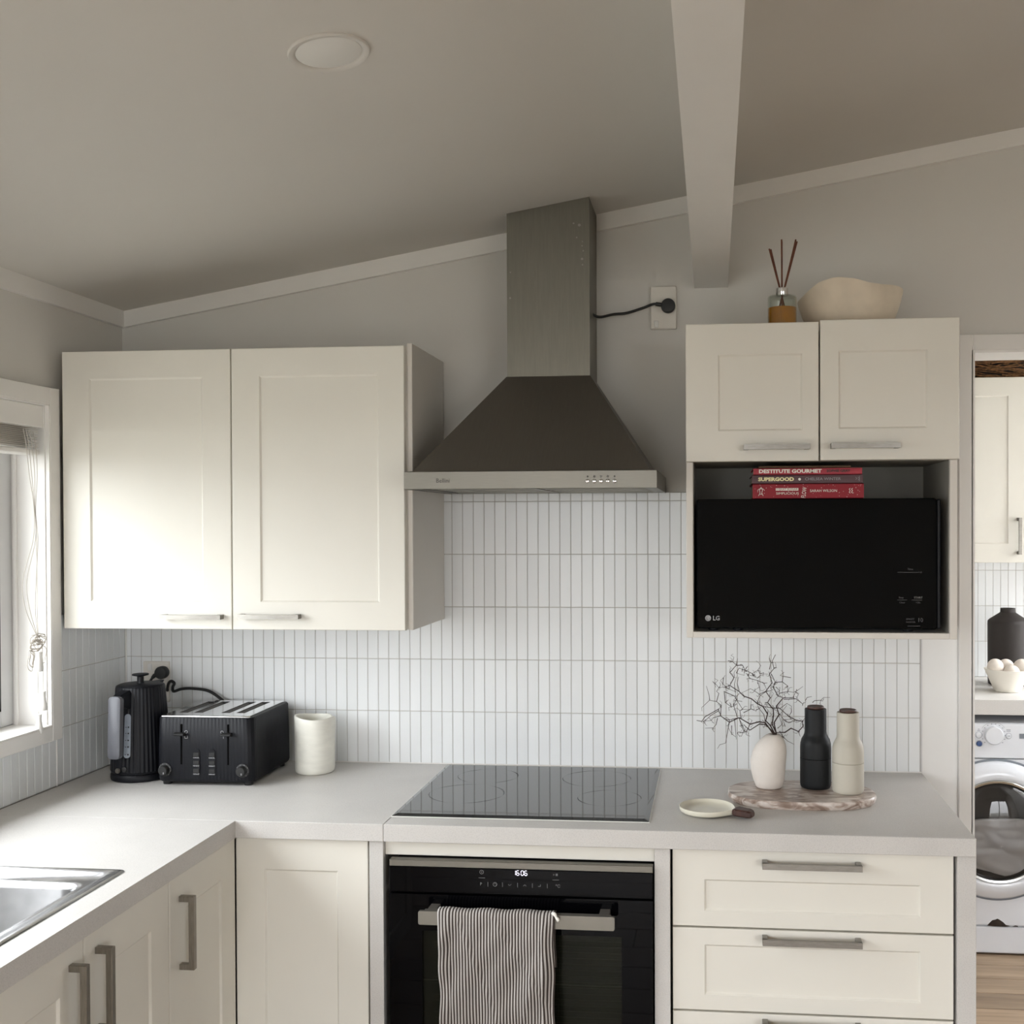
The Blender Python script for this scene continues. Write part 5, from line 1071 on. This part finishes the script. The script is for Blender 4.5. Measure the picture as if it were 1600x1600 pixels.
# ------------------------------------------------------------------ venetian blind
def blind():
    b = empty('venetian_blind', (-.03, -1.16, 1.78), 'white venetian blind pulled right up in the window', 'blind')
    Y0, Y1 = WY0+.006, -.3865
    bm = NB(); box(bm, -.008, .003, Y0, Y1, 1.8210, 1.8765, .0015); box(bm, -.055, -.009, Y0, Y1, 1.835, 1.8765); ob('pelmet', bm, 'trim', b)
    for i in range(12):
        bm = NB(); z = 1.7700+i*.0044; o_ = random.uniform(-.003, .003)
        loops(bm, [[(-.0460+o_, y, z), (-.0250+o_, y, z+.0012), (-.0030+o_, y, z), (-.0030+o_, y, z+.0010), (-.0250+o_, y, z+.0022), (-.0460+o_, y, z+.0010)] for y in (Y0+.01, Y1-.014+random.uniform(-.002, .002))]); ob('slat', bm, 'slat', b)
    bm = NB(); box(bm, -.054, -.006, Y0+.004, Y1-.002, 1.7520, 1.7660, .003); ob('bottom_rail', bm, 'trim', b)
    def crd(pts, r=.0009): bm = NB(); tube(bm, spline(pts, 6), r, 6); ob('cord', bm, 'cord', b, smooth=True)
    # cords hang at the right end, gathered in a knot, ending in tassels (x is into the room)
    Y = lambda px: -.4390+(px-50)*.00255
    for k, (a, q) in enumerate(((38, 1.8120), (42, 1.8120), (47, 1.8110), (53, 1.8080))):
        sw = (.000, .004, .008, .002)[k]
        crd([(.004, Y(a), q), (.0065, Y(a+3), 1.770), (.007+sw*.3, Y(a+7-k), 1.70), (.008, Y(51+k), 1.62), (.006+sw, Y(52+(k-1)*1.2), 1.54), (.006+sw, Y((34, 38, 50, 55)[k]), 1.44), (.009, Y((36, 42, 51, 54)[k]), 1.37), (.010, Y(52+k*.8), 1.300), (.010, Y(53), 1.285)])
    crd([(.010, Y(54), 1.285), (.010, Y(53.5), 1.20), (.010, Y(54), 1.155)]); crd([(.012, Y(60), 1.285), (.012, Y(61), 1.20), (.012, Y(61), 1.158)])
    crd([(.010, Y(54), 1.112), (.010, Y(54.3), 1.070+.025)])
    rnd = random.Random(2)
    bm = NB()
    for _ in range(7):
        c0 = Vector((.011, Y(rnd.uniform(44, 58)), rnd.uniform(1.262, 1.292))); pts = []
        for i in range(10):
            a = i*.9+rnd.uniform(0, 1); pts.append(c0+Vector((.004*math.sin(a*1.3), .018*math.cos(a), .013*math.sin(a))))
        tube(bm, spline(pts, 4), .0011, 5)
    for cx_, cz_, ry, rz in ((44, 1.245, .010, .022), (42, 1.240, .012, .026), (43, 1.242, .007, .017), (62, 1.250, .012, .022)):
        pts = [Vector((.011+.002*math.sin(a*3), Y(cx_)+ry*math.cos(a), cz_+rz*math.sin(a))) for a in [i*2*PI/14 for i in range(15)]]
        tube(bm, pts, .0011, 5)
    ob('cord_knot', bm, 'cord', b, kind='stuff')
    for yy, zt in ((Y(61), 1.158), (Y(54), 1.103), (Y(55.5), 1.258)):
        bm = NB(); lathe(bm, [(.0045, zt), (.0068, zt-.001), (.0062, zt-.008), (.0058, zt-.016), (.0075, zt-.028), (.0098, zt-.038), (.0098, zt-.044), (.0075, zt-.049), (.003, zt-.050)], .0115, yy, 20); ob('tassel', bm, 'white_pl', b, smooth=True)
blind()

# ------------------------------------------------------------------ ceiling downlight
def downlight():
    x, y = 1.050, -1.2150; ang = math.atan(.1715)
    T = Matrix.Translation((x, y, CE(x))) @ Matrix.Rotation(-ang, 4, 'Y')
    l = empty('ceiling_light', (x, y, CE(x)), 'round recessed white downlight, switched off, in the sloping ceiling', 'light')
    bm = NB(); lathe(bm, [(.0680, .001), (.0680, -.0030), (.0665, -.0045), (.0590, -.0038), (.0560, -.0010), (.0555, .001)], 0, 0, 56); ob('ring', bm, 'ceil', l, T=T, smooth=True)
    bm = NB(); lathe(bm, [(.0550, .0005), (.0548, -.0010), (.0500, -.0022)], 0, 0, 48); ob('diffuser', bm, 'white_pl', l, T=T, smooth=True)
downlight()

# ------------------------------------------------------------------ laundry
c = empty('laundry_wall_cabinet', (2.9, 1.48, 1.415), 'cream wall cabinet with vertical bar handle in the laundry', 'cabinet')
bm = NB(); box(bm, 2.42, 3.34, 1.342, 1.649, 1.416, 2.126); ob('carcass', bm, 'carc', c)
d = panel_door('door', 2.420, 2.878, 1.4160, 2.1270, .065, .062, .070, .072, FRONT(1.322), .0185, c)
def pull_v2(parent, x, z0, z1, y):
    bm = NB(); box(bm, x-.006, x+.006, y-.032, y-.024, z0, z1, .001)
    for za in (z0, z1-.012): box(bm, x-.006, x+.006, y-.025, y+.0005, za, za+.012, .001)
    ob('handle', bm, 'nickel', parent)
pull_v2(d, 2.8530, 1.4480, 1.5880, 1.322)
d = panel_door('door', 2.881, 3.340, 1.4160, 2.1270, .062, .065, .070, .072, FRONT(1.322), .0185, c)
wk = empty('laundry_worktop', (2.9, 1.36, .875), 'pale grey worktop above the washing machine', 'worktop')
bm = NB(); box(bm, 2.001, 3.799, 1.060, 1.6495, .8750, .9300, .0012); ob('slab', bm, 'top', wk)
bm = NB(); box(bm, 2.24, 2.38, 1.10, 1.62, 0, .8745); box(bm, 3.04, 3.10, 1.10, 1.62, 0, .8745); ob('support', bm, 'carc', wk)
def basket():
    b = empty('twig_basket', (2.80, 1.46, 2.127), 'brown woven twig basket on top of the laundry cabinet', 'basket')
    rnd = random.Random(11); bm = NB(); cx, cy = 2.80, 1.480
    for _ in range(150):
        a = rnd.uniform(0, 2*PI); z = rnd.uniform(2.134, 2.25); r = 1+rnd.uniform(-.05, .03); pts = []
        sl = rnd.uniform(-.05, .05); L = rnd.uniform(.5, 1.4)
        for i in range(7):
            q = a+L*i/6; pts.append((cx+.225*r*math.cos(q)*(1+.02*math.sin(i)), cy+.125*r*math.sin(q), max(2.131, z+sl*i/6+rnd.uniform(-.006, .006))))
        tube(bm, pts, rnd.uniform(.0018, .0040), 5)
    ob('weave', bm, 'straw', b, kind='stuff')
    bm = NB(); loops(bm, [[(cx+k*.205*math.cos(2*PI*i/40), cy+k*.108*math.sin(2*PI*i/40), z) for i in range(40)] for k, z in ((.9, 2.1275), (1, 2.14), (1.0, 2.25), (.96, 2.25), (.9, 2.14))]); ob('lining', bm, 'darkvase', b)
basket()
def dark_vase():
    bm = NB(); cx, cy = 2.846, 1.445
    lathe(bm, [(.0700, .9303), (.0745, .934), (.0755, .95), (.0765, 1.17), (.0755, 1.182), (.0700, 1.188), (.034, 1.212), (.0290, 1.216), (.0280, 1.228), (.0285, 1.232), (.0220, 1.232), (.02, 1.20)], cx, cy, 48)
    ob('bottle_vase', bm, 'darkvase', loc=(cx, cy, .93), smooth=True, label='dark brown bottle-shaped vase on the laundry worktop', cat='vase')
dark_vase()
bx, by = 2.7990, 1.2700
bm = NB(); lathe(bm, [(.046, .9303), (.0490, .9325), (.0520, .942), (.0840, 1.0135), (.0848, 1.0155), (.0830, 1.0165), (.0800, 1.0140), (.048, .945), (.02, .938)], bx, by, 48); ob('pinch_bowl', bm, 'wbowl', loc=(bx, by, .93), smooth=True, label='small white bowl of wool balls on the laundry worktop', cat='bowl')
balls = [(-.046, -.008, 1.0240, 'white wool dryer ball at the left rim of the bowl'), (.050, -.010, 1.0240, 'white wool dryer ball at the right rim of the bowl'), (.004, .036, 1.0180, 'white wool dryer ball at the back of the bowl'), (.008, -.030, 1.0040, 'white wool dryer ball low at the front middle of the bowl')]
for i, (dx, dy, z, lb) in enumerate(balls):
    bm = NB(); bmesh.ops.create_icosphere(bm, subdivisions=4, radius=.0300)
    ob('dryer_ball', bm, 'felt', loc=(bx+dx, by+dy, z), T=Matrix.Translation((bx+dx, by+dy, z)), smooth=True, label=lb, cat='ball', group='wool dryer balls in the bowl')
def washer():
    w = empty('washing_machine', (2.71, 1.36, 0), 'white front-loading washing machine seen through the laundry doorway', 'washing machine')
    X0, X1, Y = 2.392, 3.000, 1.070
    bm = NB(); loops(bm, [[(x, y, z) for x, z in rrect(X0+i, X1-i, .004+i, .8445-i, .012, 4)] for y, i in ((1.64, .004), (1.085, 0), (1.078, .002))]); ob('body', bm, 'wm', w, smooth=True, angle=30)
    bm = NB(); loops(bm, [[(x, y, z) for x, z in rrect(X0+i, X1-i, .7150+i, .8445-i, .012, 4)] for y, i in ((1.080, 0), (Y+.002, 0), (Y-.006, .004))]); cp = ob('control_panel', bm, 'wm', w, smooth=True, angle=30)
    bm = NB(); box(bm, X0+.004, X1-.004, Y-.004, 1.08, .1085, .7135, .004, 2); ob('front_panel', bm, 'wm', w)
    bm = NB(); box(bm, X0+.004, X1-.004, Y-.002, 1.08, .0060, .1040, .006, 2); ob('kick_panel', bm, 'wm', w)
    # broken patch at the top of the kick panel
    bm = NB(); pts = [(2.676, .108), (2.684, .118), (2.694, .128), (2.704, .130), (2.712, .134), (2.720, .130), (2.732, .122), (2.742, .112), (2.757, .108), (2.74, .1055), (2.70, .1055)]
    loops(bm, [[(x, Y-e, z) for x, z in pts] for e in (.003, .0048)]); pts = [(2.765, .107), (2.775, .111), (2.783, .110), (2.785, .1065)]
    loops(bm, [[(x, Y-e, z) for x, z in pts] for e in (.003, .0048)]); ob('broken_patch', bm, 'rust', w, label='dark broken patch above the kick panel')
    cx, cz = 2.7080, .4580
    T = Matrix.Translation((0, Y, 0))
    bm = NB(); lathe(bm, [(.2560, .000), (.2575, .006), (.2530, .0085), (.2500, .0080)], cx, cz, 96, axis='y', cap0=False, cap1=False); ob('door_rim', bm, 'wmg', w, T=T, smooth=True)
    bm = NB(); lathe(bm, [(.2500, .004), (.2490, .012), (.2400, .024), (.2150, .036), (.1950, .038), (.1860, .034)], cx, cz, 96, axis='y', cap0=False, cap1=False); dr = ob('door', bm, 'wm', w, T=T, smooth=True)
    bm = NB(); lathe(bm, [(.1870, .035), (.1830, .040), (.1760, .038), (.1730, .030), (.1730, -.003)], cx, cz, 96, axis='y', cap0=False, cap1=False); ob('inner_ring', bm, 'wmchrome', dr, T=T, smooth=True)
    bm = NB(); lathe(bm, [(.1735, .030), (.165, .040), (.14, .052), (.10, .061), (.05, .066), (.002, .067)], cx, cz, 64, axis='y', cap0=False, cap1=True); ob('door_glass', bm, 'wmglass', dr, T=T, smooth=True)
    bm = NB(); lathe(bm, [(.1729, .028), (.1729, .0045)], cx, cz, 64, axis='y', cap0=False, cap1=True); ob('drum', bm, 'drum', w, T=T, smooth=True)
    # laundry bundle behind the glass
    from mathutils import noise
    bm = NB(); n = 72; rings = []; cen = Vector((cx+.012, 0, cz-.055))
    def surf(x, z):
        p = Vector((x*9, z*11, 1.3)); q = noise.noise(p)
        return max(Y-.020-.026*abs(noise.noise(p*1.7+Vector((q*2, 3, 0))))-.010*q, Y-.024-.026*(1-min(1, math.hypot(x-cx, z-cz)/.166)**2))
    for k in range(26):
        f = 1-k/25; ring = []
        for i in range(n):
            a = 2*PI*i/n; x = cen.x+.150*f*math.cos(a); z = cen.z+.118*f*math.sin(a)*(1+.18*math.sin(2.3*a+1))
            L = math.hypot(x-cx, z-cz)
            if L > .164: x, z = cx+(x-cx)*.164/L, cz+(z-cz)*.164/L
            ring.append((x, surf(x, z)+(.014 if k == 0 else 0)*0-.0, z))
        if k == 0: rings.append([(x, Y-.0065, z) for x, y, z in ring])
        rings.append(ring)
    loops(bm, rings); ob('laundry_bundle', bm, 'cloth', loc=(cx, Y-.006, .30), smooth=True, angle=180, label='white laundry behind the glass of the washing machine door', cat='laundry')
    YP = Y-.006
    bm = NB(); lathe(bm, [(.0330, 0), (.0330, .012), (.0300, .016), (.004, .0165)], 2.6975, .8010, 40, axis='y'); dl = ob('dial', bm, 'wm', w, T=Matrix.Translation((0, YP, 0)), smooth=True)
    bm = NB()
    for a in range(-150, 160, 20):
        if abs(a) > 130: continue
        q = math.radians(90-a); x, z = 2.6975+.0410*math.cos(q), .8010+.0410*math.sin(q)
        loops(bm, [[(x+u, YP-e, z+v) for u, v in ((-.0022, -.0012), (.0022, -.0012), (.0022, .0012), (-.0022, .0012))] for e in (.0001, .0005)])
    arc = [(2.6975+.0475*math.cos(math.radians(a)), .8010+.0475*math.sin(math.radians(a))) for a in range(35, 150, 6)]; stroke(bm, arc, .0008, YP-.0004)
    ob('dial_mark', bm, 'wmg', dl, kind='stuff')
    for x, z, r, mt_ in ((2.6450, .8010, .0105, 'wm'), (2.7500, .7990, .0095, 'wm'), (2.6470, .7700, .0100, 'blue')):
        bm = NB(); lathe(bm, [(r, 0), (r, .002), (r*.9, .0045), (r*.2, .005)], x, z, 28, axis='y'); b = ob('button', bm, mt_, w, T=Matrix.Translation((0, YP, 0)), smooth=True, label='dark blue round button' if mt_ == 'blue' else None)
        bm = NB(); n = 24; R_ = r*1.12
        stroke(bm, [(x+R_*math.cos(2*PI*i/n), z+R_*math.sin(2*PI*i/n)) for i in range(n+1)], .0009, YP-.0004); ob('button_ring', bm, 'wmg', b)
    bm = NB()
    for x, z in ((2.7475, .7990), (2.7530, .7990)): stroke(bm, [(x, z-.002), (x, z+.003)], .0022, YP-.0056)
    for x0, x1, z in ((2.6420, 2.6480, .8225), (2.6400, 2.6500, .8175), (2.7420, 2.7570, .8215), (2.7420, 2.7570, .8165)): stroke(bm, [(x0, z), (x1, z)], .0020, YP-.0004)
    for x0, x1, z0, z1 in ((2.7880, 2.8300, .7900, .8080),): box(bm, x0, x1, YP-.0008, YP, z0, z1)
    stroke(bm, [(2.6280, .8400), (2.6280, .7700), (2.6240, .7560), (2.6180, .7480)], .0010, YP-.0004)
    ob('panel_print', bm, 'wmg', w)
washer()
